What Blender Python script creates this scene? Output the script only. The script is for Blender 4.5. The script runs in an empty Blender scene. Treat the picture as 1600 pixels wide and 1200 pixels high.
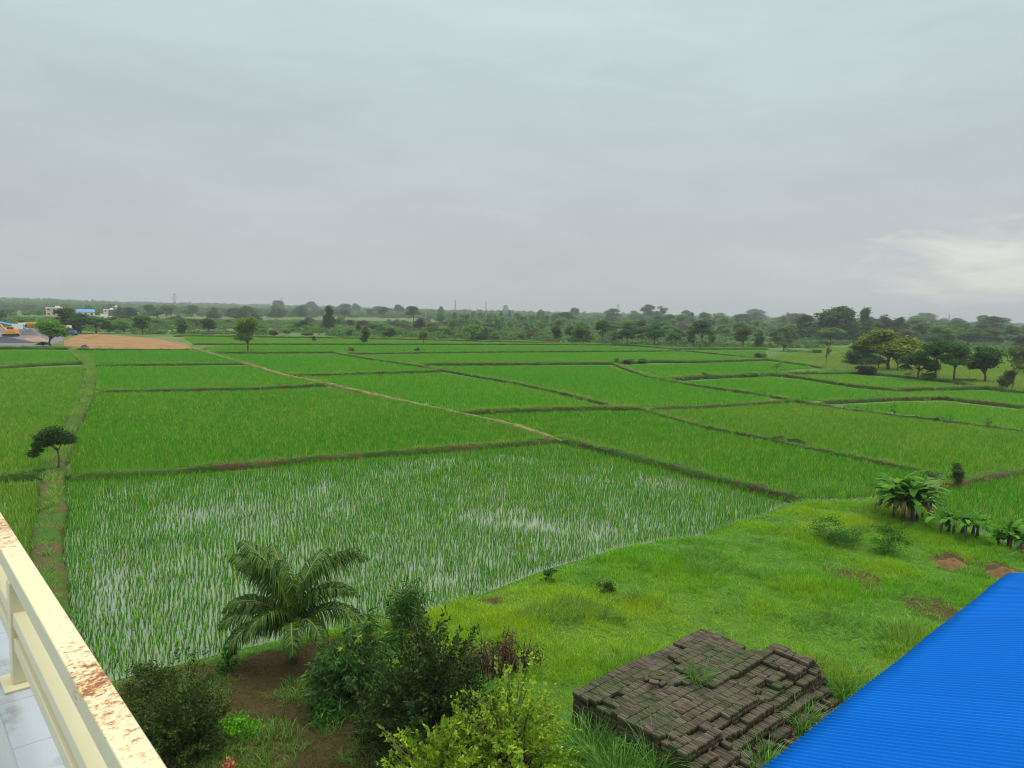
import bpy, math, random
import numpy as np
from mathutils import Vector, Matrix
random.seed(7)
RNG = np.random.default_rng(11)
SC = bpy.context.scene
COL = SC.collection

# ------------------------------------------------------------------ camera
H = 10.5                                   # eye height above the fields
FPX = 1130.0
PITCH = math.radians(5.71)
ROLL = math.atan(38 / 1600)
cF = np.array([0, math.cos(PITCH), -math.sin(PITCH)])
cR0 = np.array([1.0, 0, 0]); cU0 = np.array([0, math.sin(PITCH), math.cos(PITCH)])
cR = math.cos(ROLL) * cR0 + math.sin(ROLL) * cU0
cU = -math.sin(ROLL) * cR0 + math.cos(ROLL) * cU0
cam_d = bpy.data.cameras.new('camera')
cam = bpy.data.objects.new('camera', cam_d)
COL.objects.link(cam)
cam.matrix_world = Matrix(((cR[0], cU[0], -cF[0], 0), (cR[1], cU[1], -cF[1], 0), (cR[2], cU[2], -cF[2], H), (0, 0, 0, 1)))
cam_d.sensor_width = 36.0
cam_d.lens = 36.0 * FPX / 1600
cam_d.clip_start = 0.05
cam_d.clip_end = 20000
cam_d.dof.use_dof = True
cam_d.dof.focus_distance = 45
cam_d.dof.aperture_fstop = 25.4 / 2.6
SC.camera = cam

# ------------------------------------------------------------------ world, sun, exposure
SUN_EL, SUN_AZ = math.radians(58), math.radians(60)
w = bpy.data.worlds.new('World'); SC.world = w; w.use_nodes = True
nt = w.node_tree; nt.nodes.clear()
def wn(t, **k):
    n = nt.nodes.new(t)
    for a, b in k.items(): setattr(n, a, b)
    return n
def wl(a, b): nt.links.new(a, b)
def wmath(op, a, b=None, c=None, clamp=False):
    n = wn('ShaderNodeMath', operation=op, use_clamp=clamp)
    for i, v in enumerate((a, b, c)):
        if v is None: continue
        if isinstance(v, (int, float)): n.inputs[i].default_value = v
        else: wl(v, n.inputs[i])
    return n.outputs[0]
def wmix(f, a, b, blend='MIX'):
    n = wn('ShaderNodeMix', data_type='RGBA', blend_type=blend)
    for s, v in ((0, f), (6, a), (7, b)):
        if isinstance(v, (int, float)): n.inputs[s].default_value = v
        elif isinstance(v, tuple): n.inputs[s].default_value = v
        else: wl(v, n.inputs[s])
    return n.outputs[2]
out = wn('ShaderNodeOutputWorld'); bg = wn('ShaderNodeBackground'); wl(bg.outputs[0], out.inputs[0])
sky = wn('ShaderNodeTexSky', sky_type='NISHITA', sun_disc=False, sun_elevation=SUN_EL, sun_rotation=SUN_AZ)
sky.air_density = 1.0; sky.dust_density = 3.0
tc = wn('ShaderNodeTexCoord'); sep = wn('ShaderNodeSeparateXYZ'); wl(tc.outputs['Generated'], sep.inputs[0])
mp = wn('ShaderNodeMapping'); mp.inputs['Scale'].default_value = (1.6, 1.6, 6.0); wl(tc.outputs['Generated'], mp.inputs[0])
n1 = wn('ShaderNodeTexNoise'); n1.inputs['Scale'].default_value = 1.3; n1.inputs['Detail'].default_value = 5; n1.inputs['Roughness'].default_value = 0.5
wl(mp.outputs[0], n1.inputs['Vector'])
# cloud deck: grey, a little greener higher up, much brighter overhead (as overcast skies are)
ramp = wn('ShaderNodeValToRGB'); wl(sep.outputs[2], ramp.inputs[0])
el = ramp.color_ramp.elements
el[0].position = 0.0; el[0].color = (0.575, 0.585, 0.60, 1)
el[1].position = 1.0; el[1].color = (1.0, 1.0, 1.0, 1)
for p_, c_ in ((0.10, (0.52, 0.55, 0.57, 1)), (0.24, (0.52, 0.605, 0.615, 1)), (0.42, (0.60, 0.72, 0.71, 1))):
    e = el.new(p_); e.color = c_
boost = wmath('MULTIPLY_ADD', wmath('SMOOTHSTEP' if False else 'SUBTRACT', sep.outputs[2], 0.46, clamp=True), 4.6, 1.0)
n3_ = wn('ShaderNodeTexNoise'); n3_.inputs['Scale'].default_value = 4.0; n3_.inputs['Detail'].default_value = 7; n3_.inputs['Roughness'].default_value = 0.6; n3_.inputs['Distortion'].default_value = 0.6
wl(mp.outputs[0], n3_.inputs['Vector'])
cl = wmath('MULTIPLY_ADD', n1.outputs['Fac'], 0.30, wmath('MULTIPLY_ADD', n3_.outputs['Fac'], 0.20, 0.79))
c0 = wmix(1.0, ramp.outputs[0], cl, 'MULTIPLY')
# break in the cloud low on the right
dv = Vector((math.sin(math.radians(34.5)), math.cos(math.radians(34.5)), 0.062)).normalized()
dx = wmath('SUBTRACT', sep.outputs[0], dv.x); dz = wmath('SUBTRACT', sep.outputs[2], dv.z)
n2 = wn('ShaderNodeTexNoise'); n2.inputs['Scale'].default_value = 9; n2.inputs['Detail'].default_value = 9; n2.inputs['Roughness'].default_value = 0.62; n2.inputs['Distortion'].default_value = 0.8
mp2 = wn('ShaderNodeMapping'); mp2.inputs['Scale'].default_value = (1, 1, 4.5); wl(tc.outputs['Generated'], mp2.inputs[0]); wl(mp2.outputs[0], n2.inputs['Vector'])
rr = wmath('ADD', wmath('POWER', wmath('DIVIDE', dx, 0.14), 2), wmath('POWER', wmath('DIVIDE', dz, 0.055), 2))
ww = wmath('MULTIPLY_ADD', n2.outputs['Fac'], 2.6, -1.3)
g = wmath('SUBTRACT', 1.0, wmath('ADD', wmath('POWER', rr, 0.6), ww), clamp=True)
front = wmath('GREATER_THAN', sep.outputs[1], 0.0)
g = wmath('MULTIPLY', wmath('MULTIPLY', g, front), 0.85)
c1 = wmix(g, c0, (0.82, 0.84, 0.75, 1))
hz = wn('ShaderNodeMix', data_type='RGBA'); hz.inputs[0].default_value = 0.06
wl(c1, hz.inputs[6])
skys = wmix(1.0, sky.outputs[0], (0.10, 0.10, 0.10, 1), 'MULTIPLY'); wl(skys, hz.inputs[7])
wl(hz.outputs[2], bg.inputs[0])
wl(boost, bg.inputs[1])
sun_d = bpy.data.lights.new('sun', 'SUN'); sun_d.energy = 1.5; sun_d.angle = math.radians(25); sun_d.color = (1.0, 0.97, 0.90)
sun = bpy.data.objects.new('sun', sun_d); COL.objects.link(sun)
sdir = Vector((math.sin(SUN_AZ) * math.cos(SUN_EL), math.cos(SUN_AZ) * math.cos(SUN_EL), math.sin(SUN_EL)))
sun.rotation_euler = sdir.to_track_quat('Z', 'Y').to_euler()
SC.view_settings.view_transform = 'Standard'
SC.view_settings.look = 'None'
SC.view_settings.exposure = 0.0
SC.view_settings.gamma = 1.0
SC.cycles.max_bounces = 6
SC.cycles.diffuse_bounces = 3
SC.cycles.volume_bounces = 0
SC.cycles.use_denoising = True
SC.cycles.denoising_prefilter = 'ACCURATE'
SC.cycles.denoising_input_passes = 'RGB_ALBEDO_NORMAL'
SC.cycles.filter_width = 1.0
SC.cycles.transparent_max_bounces = 4

# ------------------------------------------------------------------ helpers
def P(x, y, z=0.0):
    """a point of the photograph carried onto the level z"""
    d = cF + (x - 800) / FPX * cR - (y - 600) / FPX * cU
    t = (z - H) / d[2]
    return np.array([d[0] * t, d[1] * t, z])
def poly(pts, z=0.0): return np.array([P(x, y, z)[:2] for x, y in pts])
def tag(o, label=None, cat=None, group=None, kind=None):
    if label: o['label'] = label
    if cat: o['category'] = cat
    if group: o['group'] = group
    if kind: o['kind'] = kind
    return o
def empty(name, loc, rz=0.0):
    o = bpy.data.objects.new(name, None); COL.objects.link(o)
    o.location = loc; o.rotation_euler = (0, 0, rz); o.empty_display_size = 0.3
    return o
def obj(name, me, mat=None, parent=None, link=True):
    o = bpy.data.objects.new(name, me)
    if mat is not None and not me.materials: me.materials.append(mat)
    if link: COL.objects.link(o)
    if parent is not None: o.parent = parent
    return o
def mesh_np(name, v, f, attrs=None, smooth=False):
    """v (n,3); f (m,k) faces all with k corners; attrs {name: per-vertex floats}"""
    v = np.asarray(v, np.float32); f = np.asarray(f, np.int32); m, k = f.shape
    me = bpy.data.meshes.new(name)
    me.vertices.add(len(v)); me.vertices.foreach_set('co', v.ravel())
    me.loops.add(m * k); me.loops.foreach_set('vertex_index', f.ravel())
    me.polygons.add(m); me.polygons.foreach_set('loop_start', np.arange(0, m * k, k, dtype=np.int32))
    if smooth: me.polygons.foreach_set('use_smooth', np.ones(m, bool))
    for a, val in (attrs or {}).items():
        at = me.attributes.new(a, 'FLOAT', 'POINT'); at.data.foreach_set('value', np.asarray(val, np.float32))
    me.update(calc_edges=True); me.validate()
    return me
class MB:
    """collects boxes, tubes and free faces into one mesh"""
    def __init__(s): s.v = []; s.f = []
    def add(s, v, f):
        b = len(s.v); s.v += [tuple(map(float, p)) for p in v]; s.f += [tuple(i + b for i in q) for q in f]
    def box(s, c, size, rz=0.0, ax=None):
        c = np.array(c, float); hx, hy, hz_ = np.array(size, float) / 2
        if ax is None:
            X = np.array([math.cos(rz), math.sin(rz), 0]); Y = np.array([-math.sin(rz), math.cos(rz), 0]); Z = np.array([0, 0, 1.0])
        else: X, Y, Z = ax
        vs = [c + sx * hx * X + sy * hy * Y + sz * hz_ * Z for sz in (-1, 1) for sx, sy in ((-1, -1), (1, -1), (1, 1), (-1, 1))]
        s.add(vs, [(3, 2, 1, 0), (4, 5, 6, 7), (0, 1, 5, 4), (1, 2, 6, 5), (2, 3, 7, 6), (3, 0, 4, 7)])
    def tube(s, pts, rad, n=6, cap=True):
        pts = [np.array(p, float) for p in pts]
        if not hasattr(rad, '__len__'): rad = [rad] * len(pts)
        rings = []
        for i, p in enumerate(pts):
            t = pts[min(i + 1, len(pts) - 1)] - pts[max(i - 1, 0)]; t = t / (np.linalg.norm(t) + 1e-9)
            a = np.cross(t, [0, 0, 1.0]) if abs(t[2]) < 0.9 else np.cross(t, [1.0, 0, 0])
            a /= np.linalg.norm(a); b = np.cross(t, a)
            rings.append([p + rad[i] * (math.cos(2 * math.pi * k / n) * a + math.sin(2 * math.pi * k / n) * b) for k in range(n)])
        vs = [q for r in rings for q in r]; fs = []
        for i in range(len(pts) - 1):
            for k in range(n):
                fs.append((i * n + k, i * n + (k + 1) % n, (i + 1) * n + (k + 1) % n, (i + 1) * n + k))
        if cap: fs += [tuple(range(n - 1, -1, -1)), tuple(range((len(pts) - 1) * n, len(pts) * n))]
        s.add(vs, fs)
    def bar(s, a, b, wd):
        s.tube([a, b], wd / 2 * 1.3, 4)
    def mesh(s, name, smooth=False):
        me = bpy.data.meshes.new(name); me.from_pydata(s.v, [], s.f)
        if smooth: me.polygons.foreach_set('use_smooth', np.ones(len(me.polygons), bool))
        me.update(); return me
    def build(s, name, mat, parent=None, smooth=False): return obj(name, s.mesh(name, smooth), mat, parent)

_perm = RNG.permutation(256); _gr = RNG.uniform(-1, 1, 256)
def vnoise(x, y, sc=1.0):
    """smooth value noise in about -1..1"""
    x = np.asarray(x, float) / sc + 500; y = np.asarray(y, float) / sc + 500
    xi = np.floor(x).astype(int); yi = np.floor(y).astype(int); fx = x - xi; fy = y - yi
    fx = fx * fx * (3 - 2 * fx); fy = fy * fy * (3 - 2 * fy)
    h = lambda a, b: _gr[_perm[(_perm[a % 256] + b) % 256]]
    return (h(xi, yi) * (1 - fx) + h(xi + 1, yi) * fx) * (1 - fy) + (h(xi, yi + 1) * (1 - fx) + h(xi + 1, yi + 1) * fx) * fy
def fbm(x, y, sc): return vnoise(x, y, sc) * 0.6 + vnoise(np.asarray(x) + 37, np.asarray(y) - 91, sc / 2.3) * 0.3 + vnoise(np.asarray(x) - 17, y, sc / 5) * 0.15
def inpoly(pt, pg):
    x, y = pt[:, 0], pt[:, 1]; r = np.zeros(len(pt), bool); n = len(pg)
    for i in range(n):
        x1, y1 = pg[i]; x2, y2 = pg[(i + 1) % n]
        c = (y1 > y) != (y2 > y)
        with np.errstate(divide='ignore', invalid='ignore'): r ^= c & (x < (x2 - x1) * (y - y1) / (y2 - y1 + 1e-12) + x1)
    return r
def polydist(pt, pg, closed=True):
    d = np.full(len(pt), 1e9); n = len(pg)
    for i in range(n if closed else n - 1):
        a = pg[i]; b = pg[(i + 1) % n]; ab = b - a
        t = np.clip(((pt - a) @ ab) / (ab @ ab + 1e-12), 0, 1)
        d = np.minimum(d, np.linalg.norm(pt - a - t[:, None] * ab, axis=1))
    return d
def grid_in(pg, step, jit=0.5, rot=0.0):
    c, s = math.cos(rot), math.sin(rot); R = np.array([[c, -s], [s, c]])
    q = pg @ R; lo = q.min(0); hi = q.max(0)
    sx, sy = (step, step) if not hasattr(step, '__len__') else step
    X, Y = np.meshgrid(np.arange(lo[0], hi[0], sx), np.arange(lo[1], hi[1], sy))
    p = np.stack([X.ravel(), Y.ravel()], 1); p += RNG.uniform(-jit, jit, p.shape) * np.array([sx, sy])
    p = p @ R.T
    return p[inpoly(p, pg)]

# ------------------------------------------------------------------ materials
def new_mat(name):
    m = bpy.data.materials.new(name); m.use_nodes = True; t = m.node_tree; t.nodes.clear()
    o = t.nodes.new('ShaderNodeOutputMaterial'); b = t.nodes.new('ShaderNodeBsdfPrincipled'); t.links.new(b.outputs[0], o.inputs[0])
    return m, t, b, o
def mixc(t, f, a, b, blend='MIX'):
    n = t.nodes.new('ShaderNodeMix'); n.data_type = 'RGBA'; n.blend_type = blend
    for s, v in ((0, f), (6, a), (7, b)):
        if isinstance(v, (int, float)): n.inputs[s].default_value = v
        elif isinstance(v, tuple): n.inputs[s].default_value = (*v, 1) if len(v) == 3 else v
        else: t.links.new(v, n.inputs[s])
    return n.outputs[2]
def noise(t, scale, detail=4, vec=None, rough=0.55, stretch=None):
    n = t.nodes.new('ShaderNodeTexNoise'); n.inputs['Scale'].default_value = scale; n.inputs['Detail'].default_value = detail; n.inputs['Roughness'].default_value = rough
    if vec is None:
        g = t.nodes.new('ShaderNodeTexCoord'); vec = g.outputs['Object']
    if stretch:
        m = t.nodes.new('ShaderNodeMapping'); m.inputs['Scale'].default_value = stretch; t.links.new(vec, m.inputs[0]); vec = m.outputs[0]
    t.links.new(vec, n.inputs['Vector'])
    return n.outputs['Fac']
def sstep(t, v, a, b):
    n = t.nodes.new('ShaderNodeMapRange'); n.interpolation_type = 'SMOOTHSTEP'
    n.inputs[1].default_value = a; n.inputs[2].default_value = b; t.links.new(v, n.inputs[0])
    return n.outputs[0]
def bump(t, b, h, strength, dist):
    n = t.nodes.new('ShaderNodeBump'); n.inputs['Strength'].default_value = strength; n.inputs['Distance'].default_value = dist
    t.links.new(h, n.inputs['Height']); t.links.new(n.outputs[0], b.inputs['Normal'])
def simple(name, col, rough=0.6, var=0.25, scale=4.0, metal=0.0, spec=0.4, bmp=0.0):
    m, t, b, o = new_mat(name)
    f = noise(t, scale, 5)
    lo = tuple(c * (1 - var) for c in col); hi = tuple(c * (1 + var) for c in col)
    t.links.new(mixc(t, f, lo, hi), b.inputs['Base Color'])
    b.inputs['Roughness'].default_value = rough; b.inputs['Metallic'].default_value = metal; b.inputs['Specular IOR Level'].default_value = spec
    if bmp: bump(t, b, noise(t, scale * 4, 6), 0.6, bmp)
    return m
def leafmat(name, col=None, col2=None, use_obj=False, inst=False, transl=0.35, rough=0.55, spec=0.08, vlo=0.55, vhi=1.35):
    """leaf colour: col..col2 over the leaf's own random 'var'; use_obj takes the object's colour; inst mixes in the instance's 'tint'"""
    m, t, b, o = new_mat(name)
    at = t.nodes.new('ShaderNodeAttribute'); at.attribute_name = 'var'
    if use_obj:
        oi = t.nodes.new('ShaderNodeObjectInfo'); base = oi.outputs['Color']
    else:
        base = mixc(t, at.outputs['Fac'], col, col2 or col)
    if inst:
        ai = t.nodes.new('ShaderNodeAttribute'); ai.attribute_name = 'tint'; ai.attribute_type = 'INSTANCER'
        base = mixc(t, ai.outputs['Fac'], base, inst)
    mr = t.nodes.new('ShaderNodeMapRange'); mr.inputs[3].default_value = vlo; mr.inputs[4].default_value = vhi
    t.links.new(at.outputs['Fac'], mr.inputs[0])
    base = mixc(t, 1.0, base, mr.outputs[0], 'MULTIPLY')
    t.links.new(base, b.inputs['Base Color']); b.inputs['Roughness'].default_value = rough; b.inputs['Specular IOR Level'].default_value = spec
    tr = t.nodes.new('ShaderNodeBsdfTranslucent'); t.links.new(mixc(t, 1.0, base, (1.25, 1.2, 0.6), 'MULTIPLY'), tr.inputs[0])
    mx = t.nodes.new('ShaderNodeMixShader'); mx.inputs[0].default_value = transl
    t.links.new(b.outputs[0], mx.inputs[1]); t.links.new(tr.outputs[0], mx.inputs[2]); t.links.new(mx.outputs[0], o.inputs[0])
    return m
M = {}
M['crown'] = leafmat('tree_leaves', use_obj=True)
M['bark'] = simple('bark', (0.10, 0.075, 0.05), 0.9, 0.4, 6, bmp=0.02)
M['rice'] = leafmat('rice_leaves', (0.058, 0.245, 0.010), (0.110, 0.36, 0.020), inst=(0.26, 0.36, 0.05), transl=0.4, rough=0.55, vlo=0.42, vhi=1.42)
M['grass'] = leafmat('grass_blades', (0.066, 0.235, 0.008), (0.155, 0.41, 0.015), inst=(0.34, 0.45, 0.022), transl=0.4)
M['weed'] = leafmat('weed_blades', (0.07, 0.20, 0.03), (0.13, 0.28, 0.05), inst=(0.25, 0.33, 0.06), transl=0.35)
M['litter'] = leafmat('dry_grass', (0.085, 0.062, 0.022), (0.07, 0.085, 0.018), inst=(0.035, 0.10, 0.014), transl=0.2)
M['meadow'] = leafmat('meadow_grass', (0.12, 0.27, 0.03), (0.20, 0.35, 0.055), inst=(0.27, 0.33, 0.08), transl=0.35)
M['far_crown'] = leafmat('far_leaves', (0.045, 0.12, 0.024), (0.085, 0.19, 0.036), inst=(0.15, 0.26, 0.05), transl=0.25)
# ground
m, t, b, o = new_mat('countryside'); M['ground'] = m
f1 = noise(t, 0.012, 6, rough=0.6); f2 = noise(t, 0.09, 6); f3 = noise(t, 0.9, 5)
c = mixc(t, sstep(t, f1, 0.42, 0.62), (0.062, 0.115, 0.022), (0.105, 0.13, 0.045))
c = mixc(t, sstep(t, f2, 0.48, 0.68), c, (0.045, 0.10, 0.018))
c = mixc(t, sstep(t, f3, 0.6, 0.75), c, (0.11, 0.09, 0.045))
t.links.new(c, b.inputs['Base Color']); b.inputs['Roughness'].default_value = 0.95; b.inputs['Specular IOR Level'].default_value = 0.1
bump(t, b, f3, 0.8, 0.25)
# garden ground
m, t, b, o = new_mat('garden_soil'); M['garden'] = m
f1 = noise(t, 0.22, 5); f2 = noise(t, 1.5, 6); f3 = noise(t, 12, 6)
at = t.nodes.new('ShaderNodeAttribute'); at.attribute_name = 'bare'
soil = mixc(t, f3, (0.022, 0.014, 0.007), (0.052, 0.033, 0.014))
litter = mixc(t, f2, soil, (0.075, 0.047, 0.018))
green = mixc(t, f2, (0.04, 0.10, 0.010), (0.09, 0.15, 0.018))
n_ = t.nodes.new('ShaderNodeMath'); n_.operation = 'ADD'; t.links.new(at.outputs['Fac'], n_.inputs[0])
n__ = t.nodes.new('ShaderNodeMath'); n__.operation = 'MULTIPLY_ADD'; n__.inputs[1].default_value = 0.9; n__.inputs[2].default_value = -0.45
t.links.new(f2, n__.inputs[0]); t.links.new(n__.outputs[0], n_.inputs[1])
t.links.new(mixc(t, sstep(t, n_.outputs[0], 0.3, 0.7), green, litter), b.inputs['Base Color'])
b.inputs['Roughness'].default_value = 0.95; b.inputs['Specular IOR Level'].default_value = 0.1
bump(t, b, f3, 0.9, 0.06)
# bunds
def bundmat(name, green, soil, lo, hi):
    m, t, b, o = new_mat(name)
    f1 = noise(t, 0.5, 6); f2 = noise(t, 5, 6)
    g_ = mixc(t, f2, tuple(x * 0.6 for x in green), tuple(x * 1.5 for x in green)); s_ = mixc(t, f2, tuple(x * 0.55 for x in soil), tuple(x * 1.35 for x in soil))
    t.links.new(mixc(t, sstep(t, f1, lo, hi), g_, s_), b.inputs['Base Color']); b.inputs['Roughness'].default_value = 0.95; b.inputs['Specular IOR Level'].default_value = 0.1
    bump(t, b, f2, 1.0, 0.08); return m
M['bund'] = bundmat('grassy_bund', (0.034, 0.074, 0.010), (0.050, 0.039, 0.019), 0.48, 0.66)
M['bund_path'] = bundmat('trodden_bund', (0.06, 0.11, 0.015), (0.20, 0.15, 0.075), 0.33, 0.52)
M['bund_soil'] = bundmat('earthy_bund', (0.040, 0.08, 0.011), (0.088, 0.058, 0.028), 0.46, 0.62)
# flooded paddy floor
m, t, b, o = new_mat('paddy_water'); M['water'] = m
f1 = noise(t, 0.25, 5); f2 = noise(t, 2.5, 5)
t.links.new(mixc(t, f1, (0.125, 0.15, 0.10), (0.225, 0.25, 0.18)), b.inputs['Base Color'])
b.inputs['Roughness'].default_value = 0.06; b.inputs['IOR'].default_value = 1.45; b.inputs['Specular IOR Level'].default_value = 0.6
bump(t, b, f2, 0.15, 0.02)
m, t, b, o = new_mat('paddy_floor'); M['paddy_floor'] = m
f1 = noise(t, 0.06, 5); f2 = noise(t, 1.5, 5)
c = mixc(t, f1, (0.04, 0.13, 0.009), (0.07, 0.17, 0.014)); t.links.new(mixc(t, sstep(t, f2, 0.5, 0.8), c, (0.08, 0.12, 0.03)), b.inputs['Base Color']); b.inputs['Roughness'].default_value = 0.8
M['soil'] = simple('orange_soil', (0.215, 0.125, 0.05), 0.95, 0.55, 0.22, spec=0.1, bmp=0.1)
M['mound'] = simple('mound_soil', (0.15, 0.082, 0.036), 0.95, 0.55, 3, spec=0.1, bmp=0.12)
M['gravel'] = simple('grey_gravel', (0.13, 0.12, 0.115), 0.95, 0.4, 0.6, spec=0.1, bmp=0.1)
M['dark_gravel'] = simple('dark_gravel', (0.05, 0.05, 0.058), 0.95, 0.4, 0.8, spec=0.1, bmp=0.1)
M['cream'] = None

# ------------------------------------------------------------------ ground
L_ = 4600.0
me = bpy.data.meshes.new('ground'); me.from_pydata([(-L_, -60, 0), (L_, -60, 0), (L_, L_, 0), (-L_, L_, 0)], [], [(0, 1, 2, 3)])
tag(obj('ground', me, M['ground']), kind='structure')

# garden: the raised ground between building and paddies
GP = np.vstack([poly([(60, 1120), (180, 1064), (290, 1040), (350, 1022), (480, 990), (600, 975), (670, 953), (750, 931), (850, 892), (970, 857), (1100, 836), (1190, 806), (1240, 789),
                      (1330, 787), (1400, 782), (1480, 806), (1540, 838), (1600, 868), (1760, 930)]), np.array([[44, 8], [44, -30], [-40, -30], [-40, 14]])])
def gz(x, y):
    p = np.stack([np.atleast_1d(x), np.atleast_1d(y)], 1).astype(float)
    d = polydist(p, GP); ins = inpoly(p, GP); s = np.clip(d / 1.6, 0, 1); s = s * s * (3 - 2 * s)
    z = np.where(ins, 0.42 * s + 0.10 * s * fbm(p[:, 0], p[:, 1], 2.2) , -0.12 * np.clip(d * 3, 0, 1))
    return z
xs = np.arange(-40, 44.1, 0.4); ys = np.arange(-30, 46, 0.4)
X, Y = np.meshgrid(xs, ys); Z = gz(X.ravel(), Y.ravel()).reshape(X.shape)
nx, ny = len(xs), len(ys)
i0 = (np.arange(ny - 1)[:, None] * nx + np.arange(nx - 1)[None]).ravel()
v = np.stack([X.ravel(), Y.ravel(), Z.ravel()], 1)
LITP = poly([(120, 1060), (290, 1030), (480, 1000), (560, 1010), (620, 1080), (680, 1200), (750, 1400), (0, 1500), (0, 1200)], 0.4)   # leaf-littered corner under the trees
def bare_at(x, y):
    p = np.stack([x, y], 1); b = np.clip(0.5 + polydist(p, LITP) * np.where(inpoly(p, LITP), 0.5, -0.5), 0, 1)
    for (px_, py_, r_) in BARE:
        c = P(px_, py_, 0.4)[:2]; d = np.hypot((x - c[0]) / r_, (y - c[1]) / r_ * 0.8); b = np.maximum(b, np.clip(1.25 - d + 0.6 * fbm(x, y, 0.8), 0, 1))
    return b
BARE = [(1345, 905, 1.3), (1470, 955, 1.2), (1485, 876, 1.3), (1565, 895, 1.3), (1330, 765, 0.8), (1210, 812, 0.7), (760, 935, 0.6)]
f = np.stack([i0, i0 + 1, i0 + nx + 1, i0 + nx], 1)
keep = (v[f][:, :, 2].max(1) > -0.1)
me = mesh_np('garden_ground', v, f[keep], {'bare': bare_at(v[:, 0], v[:, 1])}, True)
tag(obj('garden_ground', me, M['garden']), kind='structure')

def sheet(name, pts, z, mat, kind='structure'):
    p = poly(pts); me = bpy.data.meshes.new(name); n = len(p)
    me.from_pydata([(a, b, z) for a, b in p], [], [tuple(range(n))]); me.update()
    if me.polygons[0].normal.z < 0: me.flip_normals()
    return tag(obj(name, me, mat), kind=kind)
sheet('soil_patch', [(100, 533), (118, 525), (150, 521), (175, 524), (235, 528), (290, 538), (305, 546), (235, 547), (180, 545), (118, 546), (100, 541)], 0.05, M['soil'])
sheet('gravel_yard', [(-60, 508), (60, 514), (100, 520), (98, 533), (70, 542), (-60, 541)], 0.04, M['gravel'])

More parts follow.
